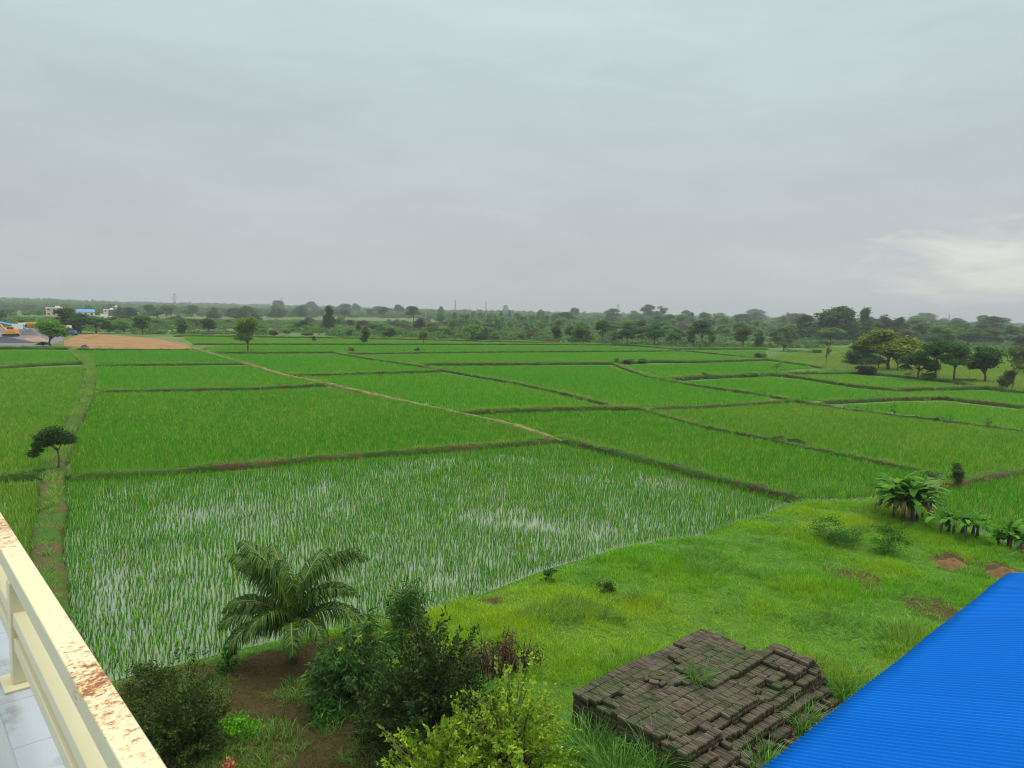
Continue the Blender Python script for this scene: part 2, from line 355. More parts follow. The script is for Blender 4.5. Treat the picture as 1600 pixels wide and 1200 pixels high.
# ------------------------------------------------------------------ paddies
FIELDS = {  # outline in photo pixels, mode, label
 'a': ([(102, 758), (250, 748), (380, 740), (500, 726), (700, 711), (875, 697), (950, 715), (1100, 755), (1230, 786), (1190, 806), (1100, 836), (970, 857), (850, 892), (750, 931), (670, 954), (600, 976), (480, 991), (350, 1022), (180, 1064), (80, 1100), (80, 900), (95, 830)], 'near', 'flooded nearest plot of young rice behind the coconut palm'),
 'b': ([(108, 749), (250, 739), (400, 728), (650, 710), (860, 688), (800, 669), (687, 643), (582, 622), (512, 608), (400, 614), (149, 618), (138, 648), (117, 690)], 'near', 'wide green rice plot just beyond the flooded nearest one'),
 'c': ([(148, 613), (400, 607), (505, 601), (447, 590), (388, 574), (148, 575)], 'far', 'narrow rice plot beside the dirt path, right of the broad bund'),
 'd': ([(133, 570), (375, 567), (305, 549), (120, 550)], 'far', 'small rice plot just in front of the orange soil'),
 'e': ([(-60, 574), (122, 567), (110, 550), (-60, 549)], 'far', 'small rice plot in front of the gravel yard'),
 'f': ([(-140, 757), (58, 744), (80, 712), (95, 690), (120, 640), (128, 595), (130, 576), (-140, 584)], 'near', 'rice plot left of the broad bund with the small leaning tree'),
 'g': ([(-140, 880), (-140, 768), (60, 758), (62, 800), (56, 850), (56, 905), (20, 905)], 'near', 'yellowish rice plot beside the cream railing'),
 'h': ([(335, 555), (400, 555), (525, 555), (575, 564), (650, 575), (682, 581), (612, 584), (512, 588), (450, 588), (400, 574)], 'far', 'rice plot right of the upper part of the dirt path'),
 'i': ([(465, 591), (512, 590), (612, 587), (690, 585), (805, 603), (880, 621), (950, 638), (900, 641), (722, 647), (662, 634), (582, 616), (520, 601)], 'far', 'middle rice plot right of the dirt path'),
 'j': ([(735, 654), (800, 650), (900, 647), (1003, 646), (1100, 675), (1200, 694), (1325, 721), (1450, 748), (1400, 774), (1330, 782), (1250, 782), (1100, 746), (950, 706), (885, 688)], 'near', 'long rice plot running down to the banana clump'),
 'k': ([(1020, 645), (1107, 642), (1240, 633), (1312, 643), (1395, 654), (1475, 664), (1640, 685), (1640, 736), (1550, 746), (1495, 757), (1465, 742), (1325, 713), (1200, 686), (1105, 669)], 'near', 'broad rice plot on the right with two brown bushes on its bund'),
 'l': ([(720, 583), (665, 574), (800, 574), (950, 573), (1010, 591), (1100, 609), (1195, 623), (1225, 628), (1107, 635), (1017, 639), (970, 636), (887, 615), (812, 598)], 'far', 'middle rice plot with its far edge overgrown'),
 'm': ([(560, 556), (800, 553), (982, 552), (1067, 551), (1120, 556), (1190, 562), (1087, 565), (1017, 565), (950, 568), (800, 569), (660, 570), (585, 560)], 'far', 'long thin rice strip in the middle distance'),
 'n': ([(315, 546), (345, 541), (400, 541), (800, 541), (975, 542), (1050, 547), (982, 548), (800, 549), (525, 550), (400, 551), (330, 550)], 'far', 'rice strip at the foot of the lone yellow green tree'),
 'o': ([(285, 527), (400, 529), (560, 531), (800, 536.5), (930, 539.5), (800, 538.3), (400, 537.8), (300, 537)], 'far', 'farthest rice strip along the scrubland'),
 'p': ([(970, 572.5), (1087, 570), (1195, 566), (1270, 575), (1200, 583), (1100, 589), (1040, 595), (1022, 587)], 'far', 'rice plot left of the yellow brush by the meadow'),
 'q': ([(1060, 600), (1100, 596), (1200, 591), (1250, 596), (1337, 610), (1400, 615), (1530, 612), (1640, 623), (1640, 642), (1525, 629), (1477, 622), (1400, 622), (1285, 629), (1230, 624), (1200, 618), (1107, 604)], 'far', 'rice strip reaching the right edge below the dark trees'),
 'r': ([(1220, 588), (1325, 587), (1425, 595), (1500, 603), (1402, 609), (1337, 603), (1250, 590)], 'far', 'bright rice plot right in front of the dark tree row'),
 's': ([(1315, 636), (1400, 631), (1477, 630), (1525, 636), (1640, 647), (1640, 680), (1550, 667), (1475, 657), (1395, 647), (1320, 639)], 'far', 'wedge shaped rice plot at the right edge'),
 't': ([(1640, 745), (1550, 755), (1495, 767), (1455, 780), (1490, 806), (1545, 836), (1640, 880)], 'near', 'rice plot behind the banana plants at the right edge'),
 'u': ([(1075, 548.5), (1195, 548), (1197, 559), (1135, 553)], 'far', 'small far rice plot in front of the round dark trees'),
}
SRC = {}
def srccol(name, objs):
    c = bpy.data.collections.new(name)
    for o in objs: c.objects.link(o)
    SRC[name] = c; return c
def gn_group():
    ng = bpy.data.node_groups.new('scatter', 'GeometryNodeTree'); I = ng.interface
    I.new_socket('Geometry', in_out='INPUT', socket_type='NodeSocketGeometry'); I.new_socket('Source', in_out='INPUT', socket_type='NodeSocketCollection')
    I.new_socket('Geometry', in_out='OUTPUT', socket_type='NodeSocketGeometry')
    N = ng.nodes; gi = N.new('NodeGroupInput'); go = N.new('NodeGroupOutput'); ip = N.new('GeometryNodeInstanceOnPoints'); ci = N.new('GeometryNodeCollectionInfo')
    ci.inputs['Separate Children'].default_value = True; ci.inputs['Reset Children'].default_value = True
    ip.inputs['Pick Instance'].default_value = True
    mp_ = N.new('GeometryNodeMeshToPoints')
    ng.links.new(gi.outputs[0], mp_.inputs[0]); ng.links.new(mp_.outputs[0], ip.inputs['Points']); ng.links.new(gi.outputs[1], ci.inputs[0]); ng.links.new(ci.outputs[0], ip.inputs['Instance'])
    def na(n, ty):
        a = N.new('GeometryNodeInputNamedAttribute'); a.data_type = ty; a.inputs['Name'].default_value = n; return a.outputs['Attribute']
    ng.links.new(na('pick', 'INT'), ip.inputs['Instance Index'])
    cb = N.new('ShaderNodeCombineXYZ'); ng.links.new(na('rot', 'FLOAT'), cb.inputs[2]); ng.links.new(cb.outputs[0], ip.inputs['Rotation'])
    cs = N.new('ShaderNodeCombineXYZ'); s1 = na('sx', 'FLOAT'); ng.links.new(s1, cs.inputs[0]); ng.links.new(s1, cs.inputs[1]); ng.links.new(na('sz', 'FLOAT'), cs.inputs[2])
    ng.links.new(cs.outputs[0], ip.inputs['Scale']); ng.links.new(ip.outputs[0], go.inputs[0])
    return ng
GNG = gn_group()
def scatter(name, pts, src, sx, sz=None, tint=None, rot=None, label=None, cat=None, group=None):
    n = len(pts)
    if n == 0: return None
    me = bpy.data.meshes.new(name); me.vertices.add(n); me.vertices.foreach_set('co', np.asarray(pts, np.float32).ravel())
    def at(nm, v, ty='FLOAT'):
        a = me.attributes.new(nm, ty, 'POINT'); a.data.foreach_set('value', np.asarray(np.broadcast_to(v, n), np.int32 if ty == 'INT' else np.float32))
    at('sx', sx); at('sz', sx if sz is None else sz); at('tint', 0.0 if tint is None else np.clip(tint, 0, 1)); at('rot', RNG.uniform(0, 6.283, n) if rot is None else rot)
    at('pick', RNG.integers(0, len(SRC[src].objects), n), 'INT')
    o = obj(name, me); md = o.modifiers.new('scatter', 'NODES'); md.node_group = GNG
    sid = [i for i in GNG.interface.items_tree if getattr(i, 'name', '') == 'Source'][0].identifier
    md[sid] = SRC[src]
    return tag(o, label, cat, group, 'stuff')

def blades(n, height, spread, width, lean, segs=3, rng=None, hvar=0.35, droop=0.3):
    """n narrow curved blades as quads; returns verts, faces, var"""
    rng = rng or RNG
    az = rng.uniform(0, 6.283, n); r = spread * np.sqrt(rng.uniform(0, 1, n)); bx = r * np.cos(az); by = r * np.sin(az)
    az2 = az + rng.normal(0, 0.7, n); ln = np.abs(rng.normal(lean, lean * 0.5, n)); h = height * (1 + hvar * rng.uniform(-1, 1, n))
    sd = rng.uniform(0, 6.283, n); sv = np.stack([np.cos(sd), np.sin(sd), 0 * sd], 1)
    V = []; T = np.linspace(0, 1, segs + 1)
    for k, tt in enumerate(T):
        out_ = ln * h * (tt ** 1.8); up = h * (tt - droop * ln * tt ** 3)
        c = np.stack([bx + np.cos(az2) * out_, by + np.sin(az2) * out_, up], 1); wd = width * (1 - tt ** 2 * 0.92)
        V += [c - sv * wd / 2, c + sv * wd / 2]
    V = np.stack(V, 1).reshape(-1, 3); st = 2 * (segs + 1); b = np.arange(n) * st
    F = np.concatenate([np.stack([b + 2 * k, b + 2 * k + 1, b + 2 * k + 3, b + 2 * k + 2], 1) for k in range(segs)])
    return V, F, np.repeat(rng.uniform(0, 1, n), st)
def tuft_obj(name, mat, *a, **k):
    V, F, va = blades(*a, **k); me = mesh_np(name, V, F, {'var': va}); return obj(name, me, mat, link=False)
srccol('rice_hills', [tuft_obj('rice_hill', M['rice'], 8, 0.335, 0.02, 0.0125, 0.16) for _ in range(5)])
def patch_obj(name, mat, size, cell, nb, height, width, lean, spread):
    Vs, Fs, As = [], [], []; off = 0
    k = int(size / cell)
    for i in range(k):
        for j in range(k):
            V, F, va = blades(nb, height * RNG.uniform(0.85, 1.15), spread, width, lean, segs=2)
            V = V + np.array([(i + 0.5) * cell - size / 2 + RNG.normal(0, cell * 0.12), (j + 0.5) * cell - size / 2 + RNG.normal(0, cell * 0.12), 0])
            Vs.append(V); Fs.append(F + off); As.append(va); off += len(V)
    me = mesh_np(name, np.concatenate(Vs), np.concatenate(Fs), {'var': np.concatenate(As)}); return obj(name, me, mat, link=False)
srccol('rice_patches', [patch_obj('rice_patch', M['rice'], 1.2, 0.2, 6, 0.42, 0.022, 0.35, 0.06) for _ in range(5)])
FT = {'b': 0.02, 'c': 0.10, 'd': 0.0, 'e': 0.14, 'f': 0.22, 'g': 0.4, 'h': 0.05, 'i': 0.12, 'j': 0.0, 'k': 0.15, 'l': 0.03, 'm': 0.14, 'n': 0.05, 'o': 0.2, 'p': 0.1, 'q': 0.06, 'r': 0.2, 's': 0.18, 't': 0.02, 'u': 0.12}
for key, (pp, mode, lab) in FIELDS.items():
    pg = poly(pp)
    sheet('paddy_floor', pp, 0.02, M['water'] if mode == 'near' else M['paddy_floor'])
    if mode == 'near':
        p = grid_in(pg, (0.154, 0.154), 0.30, rot=0.35); p = p + np.stack([0.10 * vnoise(p[:, 0], p[:, 1], 1.3), 0.10 * vnoise(p[:, 0] + 40, p[:, 1], 1.1)], 1)
        d = np.hypot(p[:, 0], p[:, 1]); nz = fbm(p[:, 0], p[:, 1], 5.0)
        dens = {'a': 0.82, 'g': 0.85}.get(key, 1.0)
        k = RNG.uniform(0, 1, len(p)) < np.clip(dens - 0.75 * np.clip(nz - 0.02, 0, 1) * (0.95 if key == 'a' else 0.7), 0.2, 1)
        if key != 'a': k &= (RNG.uniform(0, 1, len(p)) < np.clip(1.35 - d / 130, 0.45, 1))
        k |= (polydist(p, pg) < 1.3) & (RNG.uniform(0, 1, len(p)) < 0.93)
        p = p[k]; nz = nz[k]; d = d[k]; n = len(p)
        s = RNG.uniform(0.8, 1.2, n) * (1 - 0.2 * np.clip(nz, 0, 1)); thick = {'a': 1.0}.get(key, 1.45) * (1 + np.clip((d - 40) / 60, 0, 0.8))
        tn = np.clip(0.10 + 0.25 * fbm(p[:, 0], p[:, 1], 9) + RNG.normal(0, 0.13, n) + FT.get(key, 0), 0, 0.8)
        if key == 'a': tn = tn * 0.6
        hi = RNG.uniform(0, 1, n) < 0.05; tn = np.where(hi, 0.95, tn); s = np.where(hi, s * 1.25, s)      # a few taller pale hills
        scatter('rice', np.column_stack([p, np.full(n, 0.02)]), 'rice_hills', s * thick, s, tn, label=lab, cat='rice', group='rice plots')
    else:
        p = grid_in(pg, 0.95, 0.3); d = polydist(p, pg); p = p[d > 0.35]; n = len(p)
        tn = np.clip(0.06 + 0.2 * fbm(p[:, 0], p[:, 1], 14) + RNG.normal(0, 0.07, n) + FT.get(key, 0), 0, 0.6)
        s = RNG.uniform(0.85, 1.15, n)
        scatter('rice', np.column_stack([p, np.full(n, 0.02)]), 'rice_patches', s, s, tn, label=lab, cat='rice', group='rice plots')

# ------------------------------------------------------------------ bunds
def bund(pts, wd, ht, mat, label, world=False):
    far_ = np.hypot(*poly(pts).mean(0)) > 85; ht = min(ht, 0.5) * (1.0 if far_ else 1.3); wd = min(wd, 1.15) * (0.66 if far_ else 0.88)
    p = np.array(pts, float) if world else poly(pts)
    seg = np.linalg.norm(np.diff(p, axis=0), axis=1); s = np.concatenate([[0], np.cumsum(seg)])
    step = max(0.35, s[-1] / 400); u = np.arange(0, s[-1] + step / 2, step)
    q = np.stack([np.interp(u, s, p[:, 0]), np.interp(u, s, p[:, 1])], 1)
    k = np.array([0.25, 0.5, 0.25])
    for _ in range(3):
        q[1:-1] = q[:-2] * 0.25 + q[1:-1] * 0.5 + q[2:] * 0.25
    t = np.gradient(q, axis=0); t /= np.linalg.norm(t, axis=1)[:, None] + 1e-9; nn = np.stack([t[:, 1], -t[:, 0]], 1)
    prof = [(-0.56, -0.04), (-0.52, 0.35), (-0.45, 0.85), (-0.2, 1.0), (0.2, 1.0), (0.45, 0.85), (0.52, 0.35), (0.56, -0.04)]
    tp = np.clip(np.minimum(u, u[-1] - u) / 1.2, 0, 1); tp = np.sqrt(tp) * 1.03 - 0.03
    V = []
    wob = fbm(q[:, 0], q[:, 1], 2.5)
    for a, h in prof:
        wv = wd * a * (0.4 + 0.6 * tp) * 1.12 * (1 + 0.25 * fbm(q[:, 0] + a * 9, q[:, 1], 1.5))
        V.append(np.column_stack([q + nn * (wv + 0.12 * wd * wob)[:, None], np.maximum(tp * ht * h * (1 + 0.35 * fbm(q[:, 0] + 5 * a, q[:, 1] + 3, 1.3)), -0.03)]))
    m_ = len(prof); V = np.stack(V, 1).reshape(-1, 3); n = len(q)
    F = np.concatenate([np.stack([np.arange(n - 1) * m_ + j, np.arange(n - 1) * m_ + j + 1, (np.arange(n - 1) + 1) * m_ + j + 1, (np.arange(n - 1) + 1) * m_ + j], 1) for j in range(m_ - 1)])
    me = mesh_np('earth_bund', V, F, smooth=True)
    if me.polygons[3].normal.z < 0: me.flip_normals()
    o = obj('earth_bund', me, mat); tag(o, label, 'bund', 'bunds between the rice plots', 'structure')
    return q, nn, wd, ht
BUNDS = [
 ([(134, 560), (140, 573), (142, 590), (140, 610), (130, 640), (112, 668), (103, 690), (95, 715), (84, 740), (82, 760), (82, 790), (79, 830), (73, 850), (73, 880), (75, 920), (75, 1000), (70, 1080)], 1.15, 0.42, 'bund_soil', 0.42, 'broad grassy bund running away from the railing'),
 ([(-80, 581), (0, 577), (60, 572), (138, 569)], 1.3, 0.5, 'bund', 0.3, 'brownish bund behind the left rice plot'),
 ([(-80, 546), (0, 546), (60, 546), (115, 546.5)], 1.0, 0.45, 'bund', 0.9, 'low dark bund below the gravel yard'),
 ([(115, 547), (180, 548), (300, 548)], 0.9, 0.4, 'bund_soil', 0.4, 'dark bund edging the orange soil'),
 ([(112, 549), (120, 558), (134, 570)], 1.1, 0.3, 'bund', 1.0, 'short green bund joining the broad one'),
 ([(143, 573), (250, 571.5), (383, 570)], 0.8, 0.35, 'bund', 0.5, 'thin straight bund between two small plots'),
 ([(300, 545), (385, 570), (447, 589), (512, 602), (582, 619), (662, 637), (690, 643), (800, 667), (876, 692)], 1.0, 0.36, 'bund_path', 0.15, 'pale trodden dirt path on the diagonal bund'),
 ([(876, 692), (950, 711), (1010, 726), (1100, 750), (1200, 776), (1250, 787)], 0.8, 0.4, 'bund', 1.0, 'bund from the path corner to the garden'),
 ([(146, 615.5), (250, 613), (400, 610), (512, 604)], 0.75, 0.4, 'bund', 0.7, 'bund across the middle of the left plots'),
 ([(96, 754), (117, 752), (250, 744), (400, 731), (487, 724), (570, 716), (650, 711), (800, 699), (876, 692)], 0.55, 0.36, 'bund_soil', 0.7, 'thin reddish bund behind the flooded plot'),
 ([(-120, 764), (0, 755), (80, 746)], 0.9, 0.4, 'bund', 0.9, 'short bund meeting the broad one from the left'),
 ([(448, 589), (512, 589), (575, 586), (612, 585), (690, 582)], 0.9, 0.45, 'bund', 0.9, 'dark overgrown bund right of the path'),
 ([(330, 553), (400, 553), (525, 552), (560, 554), (800, 551), (982, 550), (1067, 549)], 0.8, 0.4, 'bund', 0.7, 'long straight bund across the middle distance'),
 ([(1067, 549), (1120, 554), (1200, 563), (1285, 576)], 0.8, 0.4, 'bund', 0.7, 'bund slanting down to the meadow'),
 ([(525, 553), (575, 562), (650, 573), (700, 582), (812, 602), (887, 619), (960, 638), (1005, 644), (1100, 671), (1200, 690), (1262, 704), (1325, 717), (1395, 732), (1470, 747)], 0.7, 0.36, 'bund', 0.9, 'long diagonal bund ending near the banana clump'),
 ([(655, 572), (800, 571), (950, 570), (1017, 567), (1087, 567.5), (1200, 564)], 0.9, 0.5, 'bund', 1.2, 'bushy bund along the thin rice strip'),
 ([(960, 571), (1010, 590), (1050, 599), (1107, 607), (1200, 621), (1312, 641), (1395, 652), (1475, 661), (1550, 671), (1660, 688)], 0.75, 0.36, 'bund', 0.8, 'bund slanting to the right edge'),
 ([(1030, 597), (1100, 592), (1200, 588), (1215, 586)], 1.3, 0.6, 'bund', 1.3, 'high overgrown bund in the middle distance'),
 ([(1200, 587), (1250, 592), (1337, 606), (1402, 612)], 0.9, 0.45, 'bund', 1.0, 'bund in front of the bright right plot'),
 ([(1200, 586), (1325, 585), (1355, 585), (1425, 592), (1512, 603), (1540, 609)], 0.9, 0.45, 'bund', 1.0, 'bund at the foot of the dark tree row'),
 ([(1400, 612), (1470, 610), (1540, 609), (1660, 624)], 1.0, 0.5, 'bund', 0.8, 'bund ending below the lone round tree'),
 ([(1280, 632), (1340, 629), (1400, 626), (1477, 625), (1525, 631), (1660, 646)], 0.9, 0.45, 'bund', 0.8, 'curved bund behind the wedge shaped plot'),
 ([(1010, 642), (1107, 638), (1200, 632), (1245, 629)], 0.8, 0.4, 'bund_soil', 0.3, 'bare reddish bund right of centre'),
 ([(715, 651), (800, 646.5), (900, 644), (1005, 643.5)], 0.8, 0.4, 'bund', 1.0, 'green bund across the centre'),
 ([(1470, 768), (1495, 762), (1550, 750), (1660, 740)], 0.8, 0.4, 'bund_soil', 0.6, 'brown bund behind the banana plants'),
 ([(300, 539), (400, 539), (575, 539), (800, 539), (975, 540), (1060, 547)], 0.8, 0.4, 'bund', 0.8, 'farthest long bund before the scrubland'),
 ([(270, 526), (370, 527), (560, 530), (800, 535.5), (975, 540.5), (1060, 546.5), (1200, 546.5)], 1.0, 0.5, 'bund', 1.0, 'bund at the edge of the scrubland'),
]
srccol('bund_grass', [tuft_obj('grass_tuft', M['weed'], 14, 0.28, 0.12, 0.016, 0.7) for _ in range(4)])
for pts, wd, ht, mt, gd, lab in BUNDS:
    q, nn, wd, ht = bund(pts, wd, ht, M[mt], lab)
    Ln = np.linalg.norm(np.diff(q, axis=0), axis=1).sum(); dmean = np.hypot(q[:, 0], q[:, 1])
    n = int(Ln * gd * (44 if dmean.mean() < 90 else 28) * wd / 0.8); ii = RNG.integers(0, len(q), n); a = np.clip(RNG.normal(0, 0.27, n), -0.56, 0.56)
    cl_ = fbm(q[ii, 0], q[ii, 1], 3.0)
    keep = RNG.uniform(-0.5, 0.8, n) < cl_ + 0.25 * gd
    ii = ii[keep]; a = a[keep]; n = len(ii)
    if n < 5: continue
    pt = q[ii] + nn[ii] * (a * wd)[:, None] + RNG.normal(0, 0.12, (n, 2)); z = ht * np.interp(np.abs(a), [0, 0.2, 0.45, 0.56], [0.97, 0.94, 0.75, 0.0])
    sc_ = RNG.uniform(0.6, 1.5, n) * (1 + np.clip((dmean[ii] - 50) / 150, 0, 0.6))
    scatter('bund_grass', np.column_stack([pt, z]), 'bund_grass', sc_, sc_ * RNG.uniform(0.7, 1.1, n), np.clip(0.3 + 0.6 * cl_[keep] + RNG.normal(0, 0.15, n), 0, 1), label='grass on the ' + lab, cat='grass')
#%%PART2%%
# ------------------------------------------------------------------ foliage builders
def leaves(cen, L, W, axis, rng, fold=0.25, lvar=0.3):
    """one folded diamond per centre; axis (n,3) leaf direction"""
    n = len(cen); a = axis / (np.linalg.norm(axis, axis=1)[:, None] + 1e-9)
    r = rng.normal(0, 1, (n, 3)); s = np.cross(a, r); s /= np.linalg.norm(s, axis=1)[:, None] + 1e-9; nn = np.cross(a, s)
    l = L * (1 + lvar * rng.uniform(-1, 1, n))[:, None]; w_ = W * (1 + lvar * rng.uniform(-1, 1, n))[:, None]
    b = cen - a * l * 0.5; tip = cen + a * l * 0.5; m = cen - a * l * 0.05
    V = np.stack([b, m + s * w_ * 0.5 + nn * w_ * fold, tip, m - s * w_ * 0.5 + nn * w_ * fold], 1).reshape(-1, 3)
    return V, np.arange(n * 4).reshape(-1, 4)
def crown_mesh(name, lobes, n, L, W, seed, droop=0.0, shell=0.55, upn=0.25):
    """lobes: (x,y,z,rx,rz); leaf clumps spread through the lobes' volume, gaps between"""
    rng = np.random.default_rng(seed); lob = np.array(lobes, float)
    wt = lob[:, 3] ** 2 * lob[:, 4] / (lob[:, 3] * lob[:, 4]) ** 0.4; wt = wt / wt.sum()
    ncl = max(6, n // 14); li = rng.choice(len(lob), ncl, p=wt)
    d = rng.normal(0, 1, (ncl, 3)); d /= np.linalg.norm(d, axis=1)[:, None]; d[:, 2] = np.where(d[:, 2] < -0.3, d[:, 2] * 0.4, d[:, 2])
    rad = shell + (1.08 - shell) * rng.uniform(0, 1, ncl) ** 0.7
    cc = lob[li, :3] + d * rad[:, None] * lob[li][:, [3, 3, 4]]
    cs = lob[li, 3] * 0.22 + L * 0.5
    ci = rng.integers(0, ncl, n); off = rng.normal(0, 1, (n, 3)) * cs[ci][:, None] * np.array([0.75, 0.75, 0.5])
    cen = cc[ci] + off
    ax = d[ci] * 0.6 + rng.normal(0, 0.8, (n, 3)); ax[:, 2] = ax[:, 2] * 0.7 - droop
    V, F = leaves(cen, L, W, ax, rng)
    cv = rng.uniform(0, 1, ncl); va = np.clip(cv[ci] * 0.65 + rng.uniform(0, 0.35, n), 0, 1)
    return mesh_np(name, V, F, {'var': np.repeat(va, 4)})
def trunk_mesh(name, h0, r0, tips, seed, lean=(0, 0), n=6):
    rng = np.random.default_rng(seed); mb = MB()
    top = np.array([lean[0], lean[1], h0]); mid = top * 0.5 + np.array([rng.normal(0, r0), rng.normal(0, r0), 0])
    mb.tube([(0, 0, -0.15), (0, 0, 0.02), mid, top], [r0 * 1.35, r0 * 1.1, r0 * 0.85, r0 * 0.7], n)
    for tp in tips:
        tp = np.array(tp, float); a = top * rng.uniform(0.75, 1.0); k = a * 0.5 + tp * 0.5 + rng.normal(0, 0.06, 3) * np.linalg.norm(tp - a); k[2] += 0.1 * np.linalg.norm(tp - a)
        mb.tube([a, k, tp], [r0 * 0.55, r0 * 0.34, r0 * 0.12], 5)
    return mb.mesh(name, True)
def lobes_for(kind, rng):
    """crown lobes and trunk data for a tree 6 m tall and 5 m wide"""
    L_ = []
    if kind == 'round':
        for k in range(15):
            a = rng.uniform(0, 6.283); u = rng.uniform(-0.8, 1); r = 1.65 * math.sqrt(1 - min(1, abs(u)) ** 2 * 0.85) * rng.uniform(0.4, 1); s = rng.uniform(0.6, 1.05)
            L_.append((r * math.cos(a), r * math.sin(a), 3.65 + u * 1.6, s, s * 0.8))
        return L_, 1.9, 0.16
    if kind == 'open':
        for k in range(11):
            a = k * 2.4 + rng.uniform(-0.4, 0.4); u = rng.uniform(0, 1); r = rng.uniform(0.5, 2.0) * (1.1 - 0.55 * u); s = rng.uniform(0.55, 0.85)
            L_.append((r * math.cos(a), r * math.sin(a), 2.2 + u * 3.2, s * 1.1, s * 0.62))
        return L_, 2.3, 0.15
    if kind == 'umbrella':
        for k in range(14):
            a = k * 2.4; r = 2.0 * math.sqrt((k + 0.5) / 14); s = rng.uniform(0.6, 0.85)
            L_.append((r * math.cos(a), r * math.sin(a), 5.3 - 0.28 * r * r + rng.uniform(-0.3, 0.3), s, s * 0.55))
        return L_, 2.6, 0.17
    if kind == 'upright':
        for k in range(12):
            u = k / 11; a = rng.uniform(0, 6.283); r = (1.5 * math.sin(math.pi * (0.2 + 0.72 * u))) * rng.uniform(0.2, 0.8); s = rng.uniform(0.6, 0.95) * (1.1 - 0.4 * u)
            L_.append((r * math.cos(a), r * math.sin(a), 1.3 + u * 4.2, s, s))
        return L_, 1.5, 0.15
    if kind == 'bush':
        for k in range(13):
            a = rng.uniform(0, 6.283); r = rng.uniform(0.1, 1.8); s = rng.uniform(0.6, 0.95); z = (1 - (r / 2.2) ** 2) * rng.uniform(1.5, 5)
            L_.append((r * math.cos(a), r * math.sin(a), 0.5 + z, s, s * 1.1))
        return L_, 0.9, 0.12
    if kind == 'grand':
        for k in range(22):
            a = rng.uniform(0, 6.283); u = rng.uniform(0, 1); r = 1.95 * math.sqrt(max(0.03, 1 - (u - 0.25) ** 2 * 1.75)) * rng.uniform(0.3, 1); s = rng.uniform(0.4, 0.85)
            L_.append((r * math.cos(a), r * math.sin(a), 0.8 + u * 4.6, s, s * 0.95))
        for k in range(7): L_.append((1.45 * math.cos(k * 0.9 + 0.3), 1.45 * math.sin(k * 0.9 + 0.3), 0.75 + 0.35 * (k % 3), 0.7, 0.65))
        return L_, 1.5, 0.22
    if kind == 'sparse':
        for k in range(8):
            a = rng.uniform(0, 6.283); u = rng.uniform(0, 1); r = rng.uniform(0.3, 1.8); s = rng.uniform(0.35, 0.55)
            L_.append((r * math.cos(a), r * math.sin(a), 2.4 + u * 3.2, s, s))
        return L_, 2.2, 0.10
VARS = {}
for kind, n, L, W in (('round', 5200, 0.34, 0.19), ('open', 3600, 0.34, 0.2), ('umbrella', 4200, 0.32, 0.18), ('upright', 4600, 0.34, 0.19), ('bush', 4200, 0.34, 0.2), ('grand', 8500, 0.32, 0.19), ('sparse', 900, 0.26, 0.12)):
    VARS[kind] = []
    for sd in range(3):
        rng = np.random.default_rng(100 + sd * 17 + len(kind)); lb, h0, r0 = lobes_for(kind, rng)
        VARS[kind].append((trunk_mesh('trunk', h0, r0, [(a * 0.9, b * 0.9, c) for a, b, c, _, _ in lb[:9]], sd), crown_mesh('crown', lb, n, L, W, sd * 7 + 3, droop=0.1)))
        VARS[kind][-1][0].materials.append(M['bark']); VARS[kind][-1][1].materials.append(M['crown'])
DARK = (0.048, 0.125, 0.024); MID = (0.080, 0.19, 0.028); LIGHT = (0.12, 0.25, 0.030); YEL = (0.20, 0.31, 0.030); OLIVE = (0.095, 0.135, 0.035); BROWN = (0.12, 0.085, 0.04); DEEP = (0.034, 0.095, 0.020)
_cnt = [0]
def tree(x, y, wpx, hpx, kind, col, label, cat='tree', name='tree', group=None, pos=None, z=0.0):
    """x, y: where the trunk meets the ground in the photo; wpx, hpx: its extent there"""
    p = P(x, y, z) if pos is None else np.array(pos, float)
    d = math.hypot(p[0], p[1]); k = (p @ np.array([cF[0], cF[1], 0]) + abs(H * cF[2])) / FPX
    hh = hpx * k * 1.13 / 6.0; ww = wpx * k * 1.18 / 5.0
    _cnt[0] += 1; rng = np.random.default_rng(_cnt[0] * 13 + 5)
    tm, cm = VARS[kind][_cnt[0] % 3]
    root = empty(name, p, rng.uniform(0, 6.283)); root.scale = (ww, ww, hh); tag(root, label, cat, group)
    t_ = obj('trunk', tm, None, root); c_ = obj('crown', cm, None, root)
    j = rng.uniform(0.85, 1.15); c_.color = (col[0] * j * rng.uniform(0.9, 1.12), col[1] * j, col[2] * j, 1)
    return root

